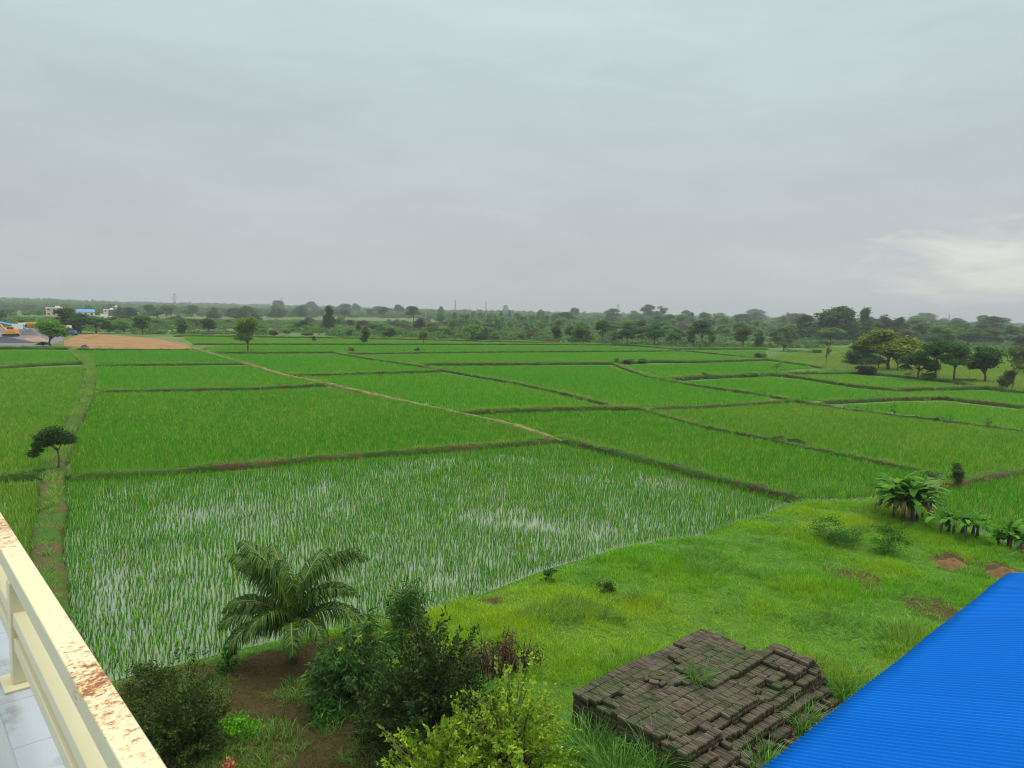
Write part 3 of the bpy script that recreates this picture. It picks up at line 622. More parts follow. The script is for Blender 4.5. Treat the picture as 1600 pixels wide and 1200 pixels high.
# ------------------------------------------------------------------ trees one can tell apart (x, base y, width, height in photo pixels)
TREES = [
 (79, 542, 48, 38, 'round', LIGHT, 'fresh green round tree at the left end of the orange soil'),
 (103, 520, 48, 33, 'grand', DARK, 'dark spreading tree behind the fresh green round tree'),
 (126, 521, 34, 28, 'round', DARK, 'dark tree behind the right side of the fresh green tree'),
 (38, 516, 13, 15, 'bush', DARK, 'small dark bush between the digger and the orange hopper'),
 (150, 521, 34, 24, 'open', MID, 'grey green tree at the back left corner of the orange soil'),
 (170, 521, 22, 20, 'bush', MID, 'small green bush at the back edge of the orange soil'),
 (194, 521, 26, 20, 'bush', LIGHT, 'light green bush at the back edge of the orange soil'),
 (223, 523, 32, 27, 'round', MID, 'full green tree behind the right part of the orange soil'),
 (285, 524, 24, 22, 'upright', MID, 'green bush tree left of the small dark round tree'),
 (326, 524, 24, 24, 'round', DARK, 'small dark round tree with a clear trunk on the scrubland'),
 (388, 551, 42, 49, 'round', (0.13, 0.215, 0.03), 'lone yellow green tree standing among the rice plots'),
 (2, 503, 14, 16, 'round', DARK, 'dark tree cut by the left edge'),
 (374, 512, 14, 14, 'round', LIGHT, 'light green small tree right of the dark round tree'),
 (513, 517, 26, 34, 'upright', DARK, 'tall dark columnar tree left of centre'),
 (472, 514, 28, 14, 'bush', DARK, 'low dark bush left of the tall columnar tree'),
 (428, 527, 16, 11, 'bush', BROWN, 'brownish bush right of the lone yellow green tree'),
 (479, 527, 18, 11, 'bush', OLIVE, 'olive bush below the tall columnar tree'),
 (570, 538, 20, 24, 'upright', DARK, 'small dark pear shaped tree at the edge of the rice'),
 (560, 522, 13, 17, 'upright', BROWN, 'brown bare looking tree behind the pear shaped tree'),
 (588, 516, 22, 12, 'bush', DARK, 'dark bush behind the pear shaped tree'),
 (608, 529, 27, 17, 'bush', MID, 'green dome shaped bush right of the pear shaped tree'),
 (545, 527, 13, 11, 'bush', DARK, 'little dark bush left of the pear shaped tree'),
 (623, 512, 28, 15, 'bush', DARK, 'dark broad bush above the green dome shaped bush'),
 (646, 504, 22, 24, 'open', DARK, 'dark open tree on the far horizon left of centre'),
 (656, 518, 22, 20, 'bush', (0.07, 0.09, 0.03), 'brown green bush behind the small yellow tree'),
 (662, 538, 20, 19, 'round', (0.17, 0.25, 0.03), 'small yellow tree on the bund left of centre'),
 (700, 528, 18, 14, 'bush', OLIVE, 'olive bush right of the small yellow tree'),
 (738, 534, 30, 24, 'umbrella', LIGHT, 'yellow green umbrella shaped tree near centre'),
 (758, 531, 18, 18, 'upright', MID, 'slim tree right of the umbrella shaped one'),
 (775, 533, 16, 13, 'bush', MID, 'small bush at the right end of the scrub near centre'),
 (790, 492, 12, 14, 'grand', DARK, 'dark round tree standing up on the centre horizon'),
 (868, 537, 20, 23, 'round', DEEP, 'small very dark round tree leading the middle tree row'),
 (890, 531, 18, 19, 'round', DARK, 'dark tree second in the middle tree row'),
 (908, 537, 32, 30, 'grand', MID, 'grey green wide tree in the middle tree row'),
 (941, 538, 22, 34, 'open', DARK, 'tall dark tree with a bare trunk in the middle tree row'),
 (960, 538, 16, 18, 'upright', MID, 'slim green tree right of the bare trunked one'),
 (979, 541, 28, 33, 'open', DEEP, 'very dark layered tree in the middle tree row'),
 (1003, 540, 24, 27, 'open', OLIVE, 'olive tree between two dark ones in the middle row'),
 (1022, 542, 30, 32, 'round', DARK, 'dark bulky tree at the middle of the row'),
 (1056, 541, 26, 27, 'open', MID, 'grey green tree left of the big layered one'),
 (1080, 540, 22, 28, 'upright', MID, 'narrow tree beside the big layered one'),
 (1096, 542, 38, 39, 'open', DARK, 'big dark layered tree ending the middle tree row'),
 (1113, 540, 16, 18, 'bush', MID, 'bush at the right foot of the big layered tree'),
 (1161, 545, 32, 31, 'round', (0.075, 0.15, 0.028), 'round yellowish green tree right of the middle row'),
 (1186, 544, 22, 24, 'upright', MID, 'green tree right beside the round yellowish one'),
 (1213, 540, 22, 23, 'open', MID, 'thin green tree left of the meadow'),
 (1012, 506, 30, 26, 'grand', DARK, 'left half of the big hazy clump on the horizon'),
 (1033, 506, 32, 24, 'grand', DARK, 'right half of the big hazy clump on the horizon'),
 (1180, 506, 40, 21, 'grand', DARK, 'dark dome shaped tree on the horizon right of centre'),
 (1256, 531, 34, 34, 'grand', DARK, 'leftmost tree of the large dark grove'),
 (1285, 533, 46, 42, 'grand', DARK, 'second tree of the large dark grove'),
 (1314, 534, 62, 50, 'grand', DARK, 'tallest broad tree of the large dark grove'),
 (1352, 533, 32, 46, 'upright', DARK, 'pointed tree right of the tallest in the dark grove'),
 (1380, 531, 36, 34, 'grand', DARK, 'rounded tree right of the pointed one in the dark grove'),
 (1404, 532, 30, 33, 'grand', DARK, 'last tree at the right end of the dark grove'),
 (1297, 539, 34, 24, 'umbrella', MID, 'layered flat topped tree before the dark grove'),
 (1345, 573, 50, 44, 'grand', (0.045, 0.11, 0.024), 'dark green tree left of the large yellow green one'),
 (1388, 582, 84, 66, 'open', (0.15, 0.225, 0.022), 'large bright yellow green spreading tree on the right'),
 (1355, 586, 30, 20, 'bush', (0.05, 0.03, 0.025), 'low dark reddish bush at the foot of the yellow green tree'),
 (1330, 566, 18, 30, 'sparse', BROWN, 'brown sparse tree left of the yellow green one'),
 (1435, 596, 52, 48, 'open', DEEP, 'first broad dark tree along the right bund'),
 (1461, 597, 46, 58, 'open', DEEP, 'tallest dark tree along the right bund'),
 (1490, 599, 52, 58, 'open', DARK, 'third dark tree along the right bund'),
 (1537, 600, 52, 52, 'round', DARK, 'lone round headed tree right of the dark bund row'),
 (1581, 613, 46, 60, 'sparse', OLIVE, 'multi stemmed thin tree at the right edge'),
 (1574, 612, 26, 34, 'bush', OLIVE, 'brownish bush under the thin tree at the right edge'),
 (1600, 588, 40, 55, 'open', OLIVE, 'olive tree cut by the right edge'),
 (1290, 575, 15, 36, 'sparse', BROWN, 'thin nearly bare tree standing in the meadow'),
 (1213, 586, 24, 28, 'sparse', LIGHT, 'light wispy tree at the left end of the meadow bund'),
 (1225, 549, 26, 14, 'umbrella', OLIVE, 'small flat topped thorn tree beside the meadow'),
 (1440, 534, 40, 26, 'grand', MID, 'hazy green tree behind the dark bund row'),
 (1466, 541, 40, 30, 'round', MID, 'round hazy tree above the tallest bund tree'),
 (1512, 541, 46, 28, 'open', DARK, 'dark layered tree behind the lone round headed one'),
 (1548, 529, 46, 30, 'grand', DARK, 'dark hazy clump near the right edge horizon'),
 (1575, 536, 44, 26, 'grand', MID, 'grey green tree near the right edge'),
 (1448, 597, 30, 14, 'bush', MID, 'low green bush between the first two dark bund trees'),
 (1508, 600, 26, 12, 'bush', MID, 'low green bush right of the third dark bund tree'),
 (1420, 592, 20, 14, 'sparse', OLIVE, 'thin sapling left of the first dark bund tree'),
 (1372, 580, 40, 30, 'sparse', BROWN, 'brown thin tree under the left of the large yellow green one'),
 (1402, 583, 36, 34, 'sparse', BROWN, 'brown twiggy tree under the right of the large yellow green one'),
 (1428, 525, 40, 24, 'grand', DARK, 'dark tree at the end of the grove on the right'),
]
for a in TREES: tree(*a)
# shrubs and saplings on the bunds
for a in [
 (1215, 692, 24, 10, 'bush', (0.10, 0.055, 0.035), 'left of two brown bushes on the diagonal bund', 'bush', 'bush'),
 (1243, 695, 24, 11, 'bush', (0.07, 0.04, 0.03), 'right and darker of two brown bushes on the diagonal bund', 'bush', 'bush'),
 (1462, 661, 13, 9, 'bush', DARK, 'dark green bush on the bund of the right plots', 'bush', 'bush'),
 (1397, 654, 12, 22, 'sparse', DARK, 'small leafy sapling on the bund of the right plots', 'sapling', 'sapling'),
 (1543, 672, 16, 16, 'sparse', OLIVE, 'thin bent sapling on the bund near the right edge', 'sapling', 'sapling'),
 (1491, 764, 34, 36, 'upright', (0.06, 0.14, 0.03), 'small leafy bush at the bund corner above the banana plants', 'bush', 'bush'),
 (549, 552, 13, 11, 'bush', YEL, 'bright yellow bush among the far rice plots', 'bush', 'bush'),
 (491, 534, 9, 8, 'upright', DARK, 'tiny dark bush on the farthest rice strip', 'bush', 'bush'),
 (652, 550, 9, 7, 'bush', DARK, 'tiny dark bush on the long straight bund', 'bush', 'bush'),
 (962, 570, 10, 10, 'bush', MID, 'little bush left on the bushy bund', 'bush', 'bush'),
 (980, 569, 18, 11, 'bush', MID, 'green bush in the middle of the bushy bund', 'bush', 'bush'),
 (1005, 568, 20, 8, 'bush', MID, 'low bush right on the bushy bund', 'bush', 'bush'),
 (1100, 592, 14, 10, 'bush', MID, 'bush at the left end of the high overgrown bund', 'bush', 'bush'),
 (1131, 590, 16, 10, 'bush', MID, 'bush at the middle of the high overgrown bund', 'bush', 'bush'),
 (1175, 590, 26, 8, 'bush', LIGHT, 'light bush at the right end of the high overgrown bund', 'bush', 'bush'),
 (1190, 563, 26, 11, 'bush', OLIVE, 'olive brush where the slanting bund meets the meadow', 'bush', 'bush'),
 (1240, 553, 30, 9, 'bush', MID, 'long low bush on the meadow edge', 'bush', 'bush'),
 (1274, 555, 24, 9, 'bush', MID, 'low bush on the meadow edge left of the bare tree', 'bush', 'bush'),
 (68, 541, 20, 7, 'bush', LIGHT, 'low light bush in front of the gravel yard', 'bush', 'bush'),
 (130, 547, 14, 5, 'bush', DEEP, 'dark low bush at the corner of the orange soil', 'bush', 'bush'),
]: tree(*a)

for a in [
 (134, 618, 14, 10, 'bush', OLIVE, 'olive shrub on the broad bund near its middle', 'bush', 'bush'),
 (104, 700, 22, 20, 'bush', (0.05, 0.06, 0.025), 'brownish shrub on the broad bund behind the leaning tree', 'bush', 'bush'),
 (106, 752, 20, 12, 'bush', DARK, 'dark low shrub where the thin reddish bund leaves the broad one', 'bush', 'bush'),
 (66, 742, 34, 12, 'bush', MID, 'green low shrub left of the foot of the leaning tree', 'bush', 'bush'),
]: tree(*a)
# scrubland bushes and mid-distance trees, and the hazy tree belts behind: too alike to tell apart
def horizon(x): return 487 + (x - 800) * 38 / 1600
rg = np.random.default_rng(5)
for i in range(110):
    x = rg.uniform(-20, 1230); hy = horizon(x); y = hy + rg.uniform(26, 46) if x < 850 else hy + rg.uniform(22, 34)
    if 90 < x < 310 and y > 515: continue
    if x < 90: continue
    tree(x, y, rg.uniform(12, 26), rg.uniform(6, 12), 'bush', [MID, LIGHT, OLIVE, DARK, BROWN][rg.integers(0, 5)], 'low bush scattered over the rough scrubland beyond the rice', 'bush', 'bush', 'bushes of the scrubland')
for i in range(55):
    x = rg.uniform(680, 880); hy = horizon(x); y = hy + rg.uniform(14, 34)
    tree(x, y, rg.uniform(10, 16), rg.uniform(12, 19), ['upright', 'open', 'round'][rg.integers(0, 3)], [MID, LIGHT, LIGHT][rg.integers(0, 3)], 'young light green tree in the plantation near the centre', 'tree', 'tree', 'young trees of the plantation')
for i in range(50):
    x = rg.uniform(170, 640); hy = horizon(x); y = hy + rg.uniform(15, 26)
    if x > 400: y = hy + rg.uniform(9, 18)
    tree(x, y, rg.uniform(14, 28), rg.uniform(10, 17), ['grand', 'round'][rg.integers(0, 2)], [DARK, DARK, MID][rg.integers(0, 3)], 'dark tree in the dense belt on the left behind the scrubland', 'tree', 'tree', 'trees of the left belt')
for i in range(50):
    x = rg.uniform(880, 1250); hy = horizon(x); y = hy + rg.uniform(12, 34)
    tree(x, y, rg.uniform(16, 32), rg.uniform(13, 22), ['grand', 'round', 'open'][rg.integers(0, 3)], [DARK, MID, MID, LIGHT][rg.integers(0, 4)], 'green tree in the broken belt behind the middle tree row', 'tree', 'tree', 'trees of the middle belt')
for i in range(68):
    x = rg.uniform(1220, 1640); hy = horizon(x); y = hy + rg.uniform(12, 40)
    tree(x, y, rg.uniform(18, 38), rg.uniform(13, 25), ['grand', 'round', 'grand'][rg.integers(0, 3)], [DARK, MID, DARK, OLIVE][rg.integers(0, 4)], 'hazy tree in the dense belt on the right behind the meadow', 'tree', 'tree', 'trees of the right belt')
# far wood out to the horizon: one mass
def far_tree(seed, kind):
    rng = np.random.default_rng(seed); lb, h0, r0 = lobes_for(kind, rng)
    return obj('far_tree', crown_mesh('far_tree', [(a, b, c - 0.9, d_ * 1.2, e_ * 1.3) for a, b, c, d_, e_ in lb], 420, 0.9, 0.6, seed), M['far_crown'], link=False)
srccol('far_trees', [far_tree(40 + i, ['grand', 'round', 'bush', 'grand'][i % 4]) for i in range(5)])
R_ = np.sqrt(RNG.uniform(430 ** 2, 3000 ** 2, 40000)); A_ = RNG.uniform(-0.72, 0.72, len(R_))
X = R_ * np.sin(A_); Y = R_ * np.cos(A_); k = (fbm(X, Y, 110) > np.where(R_ < 760, 0.02, -0.3)) | (R_ > 1300); k |= (X > 90) & (fbm(X, Y, 60) > -0.25); k &= ~((X < -120) & (R_ < 560)); X = X[k]; Y = Y[k]; R_ = R_[k]
s_ = RNG.uniform(0.7, 1.8, len(X)) * (1 + 0.35 * fbm(X, Y, 300)) * np.where(R_ < 760, 0.6, np.where(R_ < 1200, 0.8, 1.1))
sz_ = s_ * RNG.uniform(0.85, 1.2, len(X)) * (1 + 0.25 * (X < -500) * (R_ > 1800))
scatter('far_woodland', np.column_stack([X, Y, 0 * X]), 'far_trees', s_ * 1.25, sz_, 0.35 + 0.45 * fbm(X, Y, 90), label='hazy woodland stretching to the horizon', cat='woodland')
# undergrowth of the scrubland
srccol('scrub', [obj('scrub_clump', crown_mesh('scrub_clump', [(RNG.normal(0, 1), RNG.normal(0, 1), 0.5, 0.8, 0.6) for _ in range(7)], 260, 0.42, 0.26, 70 + i), M['far_crown'], link=False) for i in range(4)])
pg = poly([(-150, 497), (300, 500), (800, 507), (1230, 520), (1400, 524), (1640, 533), (1640, 552), (1420, 546), (1300, 543), (1290, 545), (1200, 544), (1060, 543), (800, 532), (560, 527), (285, 523), (240, 523), (150, 518), (100, 515), (-150, 503)])
p = grid_in(pg, 3.4, 0.6); nz = fbm(p[:, 0], p[:, 1], 28); p = p[nz > -0.22]; nz = nz[nz > -0.22]
s_ = RNG.uniform(0.5, 1.3, len(p))
scatter('scrub', np.column_stack([p, 0 * s_]), 'scrub', s_, s_ * RNG.uniform(0.6, 1.2, len(p)), 0.3 + 0.9 * fbm(p[:, 0] + 99, p[:, 1], 20) + RNG.normal(0, 0.15, len(p)), label='low undergrowth covering the scrubland', cat='scrub')
# tall grass meadow on the right
srccol('meadow_patches', [patch_obj('meadow_patch', M['meadow'], 2.0, 0.25, 7, 0.62, 0.035, 0.5, 0.12) for _ in range(4)])
pg = poly([(1200, 562), (1230, 552), (1300, 545), (1420, 548), (1640, 555), (1720, 600), (1660, 620), (1545, 607), (1515, 601), (1425, 590), (1350, 583), (1300, 580), (1285, 575)])
p = grid_in(pg, 1.7, 0.4); s_ = RNG.uniform(0.8, 1.3, len(p))
scatter('meadow_grass', np.column_stack([p, 0 * s_]), 'meadow_patches', s_, s_ * (1 + 0.4 * fbm(p[:, 0], p[:, 1], 8)), 0.35 + 0.6 * fbm(p[:, 0], p[:, 1], 18), label='tall pale grass of the meadow on the right', cat='grass')

# ------------------------------------------------------------------ garden grass
def gpos(x, y):
    """garden point seen at a photo pixel"""
    p = P(x, y, 0.42); p[2] = gz(p[0], p[1])[0]; return p
def span(p, y_top):
    """height that reaches photo row y_top above the garden point p"""
    for h in np.arange(0.05, 9, 0.02):
        q = p + np.array([0, 0, h]) - np.array([0, 0, H]); yy = 600 - FPX * (q @ cU) / (q @ cF)
        if yy <= y_top: return h
    return 9.0
def mpp(p): return ((p - np.array([0, 0, H])) @ cF) / FPX       # metres per photo pixel there
PILE_O = np.array([1.712, 16.861]); PA = math.radians(48.6)
E1 = np.array([math.sin(PA), math.cos(PA)]); E2 = np.array([E1[1], -E1[0]])
srccol('lawn', [tuft_obj('grass_tuft', M['grass'], 22, 0.30, 0.17, 0.012, 0.65) for _ in range(4)] + [tuft_obj('grass_tuft', M['grass'], 16, 0.2, 0.2, 0.011, 1.1) for _ in range(3)])
VIS = poly([(-60, 1180), (60, 1100), (180, 1050), (480, 975), (850, 880), (1240, 780), (1420, 770), (1660, 860), (1660, 930), (1560, 925), (1180, 1230), (0, 1230)], 0.42)
p = grid_in(VIS, 0.145, 0.55); p = p[inpoly(p, GP)]
edge = polydist(p, GP); b_ = bare_at(p[:, 0], p[:, 1]); n1_ = fbm(p[:, 0], p[:, 1], 2.2); n2_ = fbm(p[:, 0] + 50, p[:, 1], 6.0)
q = p - PILE_O; inp = (q @ E1 > -0.05) & (q @ E1 < 6.8) & (q @ E2 > -0.05) & (q @ E2 < 4.5)
litp = inpoly(p, LITP)
k = ((RNG.uniform(0, 1, len(p)) > np.clip(b_ * 1.3 - 0.35, 0, 0.97)) | (litp & (RNG.uniform(0, 1, len(p)) < 0.8))) & ~inp & (edge > 0.0)
k &= RNG.uniform(0, 1, len(p)) < np.clip(0.8 + 0.5 * n1_, 0.25, 1)
p, b_, n1_, n2_, edge = p[k], b_[k], n1_[k], n2_[k], edge[k]
lit = inpoly(p, LITP)
def lawn(name, sel, src, tint, base, label):
    pp = p[sel]; s = RNG.uniform(0.7, 1.3, len(pp)) * base
    scatter(name, np.column_stack([pp, gz(pp[:, 0], pp[:, 1]) - 0.01]), src, s, s * np.clip(0.8 + 1.0 * n1_[sel], 0.35, 1.9), tint[sel], label=label, cat='grass')
lawn('garden_grass', ~lit, 'lawn', np.clip(0.30 + 0.7 * n2_ + 0.35 * n1_ + RNG.normal(0, 0.14, len(p)), 0, 1), 0.85, 'bright green grass covering the garden around the brick pile')
wd_ = ~lit & (fbm(p[:, 0] + 7, p[:, 1] - 3, 1.7) > 0.12) & (RNG.uniform(0, 1, len(p)) < 0.6) | ((edge < 0.5) & (RNG.uniform(0, 1, len(p)) < 0.6))
lawn('garden_weeds', wd_, 'bund_grass', np.clip(0.1 + 0.5 * n1_ + RNG.normal(0, 0.15, len(p)), 0, 1), 1.2, 'darker taller weeds in patches through the garden grass')
lawn('ground_herbs', lit & (fbm(p[:, 0] - 31, p[:, 1], 1.3) > 0.05), 'bund_grass', np.clip(0.1 + 0.4 * n1_, 0, 1), 0.8, 'low green weeds in patches under the garden shrubs')
srccol('litter', [tuft_obj('dry_tuft', M['litter'], 16, 0.16, 0.16, 0.011, 1.2) for _ in range(4)])
lawn('dry_grass', lit & (n1_ > -0.6), 'litter', np.clip(0.5 + 1.2 * n2_, 0, 1), 0.9, 'thin dry grass and litter under the garden shrubs')

# ------------------------------------------------------------------ coconut palm
M['frond'] = leafmat('palm_leaflets', (0.026, 0.074, 0.011), (0.075, 0.13, 0.016), transl=0.3, rough=0.5, spec=0.15)
M['rachis'] = simple('palm_midrib', (0.13, 0.17, 0.03), 0.5, 0.2, 3)
M['palm_trunk'] = simple('palm_trunk', (0.055, 0.032, 0.022), 0.9, 0.4, 7, bmp=0.03)
def frond_mesh(az, e0, e1, L, seed, wid=0.66):
    rng = np.random.default_rng(seed); N = 44; s = np.linspace(0, 1, N)
    e = np.radians(e0 + (e1 - e0) * s ** 1.25); dxy = np.cos(e); st = L / (N - 1); azs = az + 0.12 * rng.normal() * s ** 2
    X = np.concatenate([[0], np.cumsum(dxy[:-1] * np.cos(azs[:-1]) * st)]); Y = np.concatenate([[0], np.cumsum(dxy[:-1] * np.sin(azs[:-1]) * st)]); Z = np.concatenate([[0], np.cumsum(np.sin(e[:-1]) * st)])
    C = np.stack([X, Y, Z], 1); T = np.gradient(C, axis=0); T /= np.linalg.norm(T, axis=1)[:, None]
    S = np.stack([-np.sin(azs), np.cos(azs), 0 * s], 1); Nn = np.cross(S, T) * -1; Nn = np.where(Nn[:, 2:3] < 0, -Nn, Nn)
    V, F, va = [], [], []
    tw = rng.normal(0, 0.25)
    for i in range(5, N):
        for sub in (0.0, 0.5):
            if i == N - 1 and sub: continue
            c = C[i] + (C[min(i + 1, N - 1)] - C[i]) * sub; u = s[i]
            ll = wid * (math.sin(math.pi * min(1, 0.12 + 0.86 * u)) ** 0.6) * rng.uniform(0.85, 1.1)
            for sg in (-1, 1):
                d0 = S[i] * sg * 0.85 + T[i] * (0.45 + 0.55 * u) + Nn[i] * (0.22 + tw * sg) + rng.normal(0, 0.07, 3); d0 /= np.linalg.norm(d0)
                m1 = c + d0 * ll * 0.45; d1 = d0 + np.array([0, 0, -0.95 - 0.5 * rng.uniform()]); d1 /= np.linalg.norm(d1); m2 = m1 + d1 * ll * 0.35
                d2 = d1 + np.array([0, 0, -1.3]); d2 /= np.linalg.norm(d2); m3 = m2 + d2 * ll * 0.3
                wv = T[i] * 0.015; b = len(V)
                V += [c - wv, c + wv, m1 - wv * 1.2, m1 + wv * 1.2, m2 - wv, m2 + wv, m3 - wv * 0.2, m3 + wv * 0.2]
                F += [(b, b + 1, b + 3, b + 2), (b + 2, b + 3, b + 5, b + 4), (b + 4, b + 5, b + 7, b + 6)]; va += [rng.uniform(0, 1)] * 8
    return mesh_np('frond', V, F, {'var': va}), [C[i] for i in range(0, N, 3)] + [C[-1]]
def palm(px_, py_):
    p = gpos(px_, py_); root = empty('coconut_palm', p)
    tag(root, 'young coconut palm with arching fronds at the near edge of the flooded plot', 'palm tree')
    mb = MB(); zz = np.linspace(-0.1, 1.0, 14)
    mb.tube([(0.03 * math.sin(z * 4), 0.0, z) for z in zz], [0.17 - 0.05 * z + (0.012 if i % 2 else 0) for i, z in enumerate(zz)], 10)
    mb.build('trunk', M['palm_trunk'], root, True)
    specs = [  # azimuth (deg, 0 = right in the picture, 90 = away), start and end elevation, length
        (178, 60, -45, 2.3), (186, 46, -50, 2.2), (206, 36, -84, 2.2), (168, 86, 20, 3.0), (22, 87, -12, 3.2), (12, 87, 5, 3.1), (175, 88, 0, 2.9), (4, 52, -62, 2.4), (285, 55, -80, 1.9), (130, 80, 10, 2.8),
        (70, 80, 5, 2.7), (160, 76, 0, 2.7), (350, 78, -30, 2.6), (240, 70, -66, 2.1), (318, 58, -72, 1.9), (200, 86, 40, 2.6), (40, 72, -40, 2.3)]
    for i, (a, e0, e1, L) in enumerate(specs):
        me, rc = frond_mesh(math.radians(a), e0, e1, L, 300 + i, 0.85 if e0 > 80 else 0.6)
        f_ = obj('frond', me, M['frond'], root); f_.location = (0.05 * math.cos(math.radians(a)), 0.05 * math.sin(math.radians(a)), 0.95)
        mb = MB(); mb.tube(rc, [0.028 * (1 - 0.85 * k / len(rc)) for k in range(len(rc))], 5); mb.build('midrib', M['rachis'], f_, True)
palm(457, 1032)

# ------------------------------------------------------------------ banana plants
M['banana'] = leafmat('banana_leaf', (0.048, 0.155, 0.012), (0.10, 0.25, 0.024), transl=0.35, rough=0.6, spec=0.04, vlo=0.7, vhi=1.2)
M['banana_dry'] = simple('dry_banana_leaf', (0.08, 0.05, 0.026), 0.9, 0.4, 5)
M['stem'] = simple('green_stem', (0.07, 0.065, 0.03), 0.6, 0.4, 5)
def banana_leaf(az, e0, e1, L, wd, seed):
    rng = np.random.default_rng(seed); N = 12; s = np.linspace(0, 1, N); e = np.radians(e0 + (e1 - e0) * s ** 1.3); st = L / (N - 1)
    X = np.concatenate([[0], np.cumsum(np.cos(e[:-1]) * st)]); Z = np.concatenate([[0], np.cumsum(np.sin(e[:-1]) * st)])
    C = np.stack([X * math.cos(az), X * math.sin(az), Z], 1); S = np.array([-math.sin(az), math.cos(az), 0])
    w_ = wd * np.sin(np.pi * np.clip(0.03 + 0.95 * np.clip((s - 0.15) / 0.85, 0, 1), 0, 1)) ** 0.55 * (s > 0.12) + 0.015
    V, F = [], []
    for i in range(N):
        dz = -0.25 * w_[i] * (1 + 0.4 * rng.normal()) + 0.12 * w_[i]; wob = rng.normal(0, 0.04)
        V += [C[i] + S * w_[i] + (0, 0, dz + wob), C[i] + S * w_[i] * 0.5 + (0, 0, 0.10 * w_[i]), C[i], C[i] - S * w_[i] * 0.5 + (0, 0, 0.10 * w_[i]), C[i] - S * w_[i] + (0, 0, dz - wob)]
    for i in range(N - 1):
        for j in range(4): F.append((i * 5 + j, i * 5 + j + 1, i * 5 + j + 6, i * 5 + j + 5))
    return mesh_np('leaf', V, F, {'var': np.full(len(V), rng.uniform(0, 1))}, True)
def banana(px_, py_, ytop, label, stems, nl, spread, dry=0, leaf=0.17, seed=0):
    p = gpos(px_, py_); hgt = span(p, ytop); root = empty('banana_plant', p); tag(root, label, 'banana plant'); rng = np.random.default_rng(seed)
    for k in range(stems):
        a = rng.uniform(0, 6.283); r = spread * math.sqrt((k + 0.3) / stems) if stems > 1 else 0; bx, by = r * math.cos(2.4 * k + seed), r * math.sin(2.4 * k + seed) * 0.8; hs = hgt * rng.uniform(0.30, 0.58)
        mb = MB(); mb.tube([(bx, by, -0.1), (bx + 0.03, by, hs * 0.5), (bx + rng.normal(0, 0.05), by, hs)], [0.085, 0.07, 0.045], 8); mb.build('pseudostem', M['stem'], root, True)
        for j in range(nl):
            az = 2.4 * j + k * 1.1 + rng.normal(0, 0.3); up = rng.uniform(38, 86); L = hgt * rng.uniform(0.6, 0.9)
            l_ = obj('leaf', banana_leaf(az, up, up - rng.uniform(70, 125), L, leaf * rng.uniform(0.8, 1.2) * hgt / 1.8, seed * 50 + k * 10 + j), M['banana'], root); l_.location = (bx, by, hs * rng.uniform(0.88, 1.0))
    if stems > 1:
        l_ = obj('leaf', banana_leaf(1.2, 88, 70, hgt * 0.45, leaf * 0.9, seed), M['banana'], root); l_.location = (0, 0, hgt * 0.55)
    for j in range(dry):
        a = rng.uniform(0, 6.283); r = spread * rng.uniform(0.2, 1.0)
        l_ = obj('dead_leaf', banana_leaf(a, 20, -88, hgt * rng.uniform(0.4, 0.6), 0.06, 900 + j), M['banana_dry'], root); l_.location = (r * math.cos(a) * 0.8, r * math.sin(a) * 0.8, hgt * rng.uniform(0.35, 0.5)); l_.data.materials[0] = M['banana_dry']
banana(1415, 815, 742, 'tall banana clump with brown stems and hanging dead leaves', 8, 10, 0.75, 30, 0.125, 3)
banana(1502, 840, 797, 'low broad leaved banana clump right of the tall one', 8, 7, 1.0, 0, 0.15, 5)
banana(1578, 855, 815, 'small banana clump nearest the right edge above the blue roof', 5, 7, 0.6, 4, 0.14, 8)

# ------------------------------------------------------------------ garden shrubs
def shrub(name, label, cat, px_, py_, ytop, wpx, mat, n, L, W, seed, droop=0.2, stem=0.04, shell=0.35, lob=14, low=0.12, squash=1.0, leanx=0.0, extra=None, depth=1.0):
    p = gpos(px_, py_); h = span(p, ytop); wd = wpx * mpp(p); root = empty(name, p); tag(root, label, cat); rng = np.random.default_rng(seed)
    lb = []
    for k in range(lob):
        a = 2.4 * k + rng.normal(0, 0.3); u = rng.uniform(low, 0.92); r = wd * 0.36 * math.sqrt(max(0.05, 1 - (abs(u - 0.42) / 0.62) ** 2)) * rng.uniform(0.3, 1) * squash; s = wd * rng.uniform(0.13, 0.2)
        lb.append((r * math.cos(a) + leanx * u * wd, r * math.sin(a) * depth, u * h, s, min(s, h * 0.18)))
    lb.append((leanx * wd * 0.95, 0, h * 0.9, wd * 0.13, h * 0.09))
    obj('stem', trunk_mesh('stem', h * 0.3, stem, [q[:3] for q in lb[:10]], seed), M['bark'], root)
    obj('foliage', crown_mesh('foliage', lb, n, L, W, seed, droop, shell), mat, root)
    if extra:
        for (nm, m_, cnt, l2, w2, zlo) in extra:
            el_ = [q for q in lb if q[2] > zlo * h] or lb
            tips = [(q[0] * 1.05, q[1] * 1.05, q[2] + q[4] * 0.9, q[3] * 0.35, q[4] * 0.35) for q in el_]
            obj(nm, crown_mesh(nm, tips, cnt, l2, w2, seed + 1, droop, 0.2), m_, root)
    return root
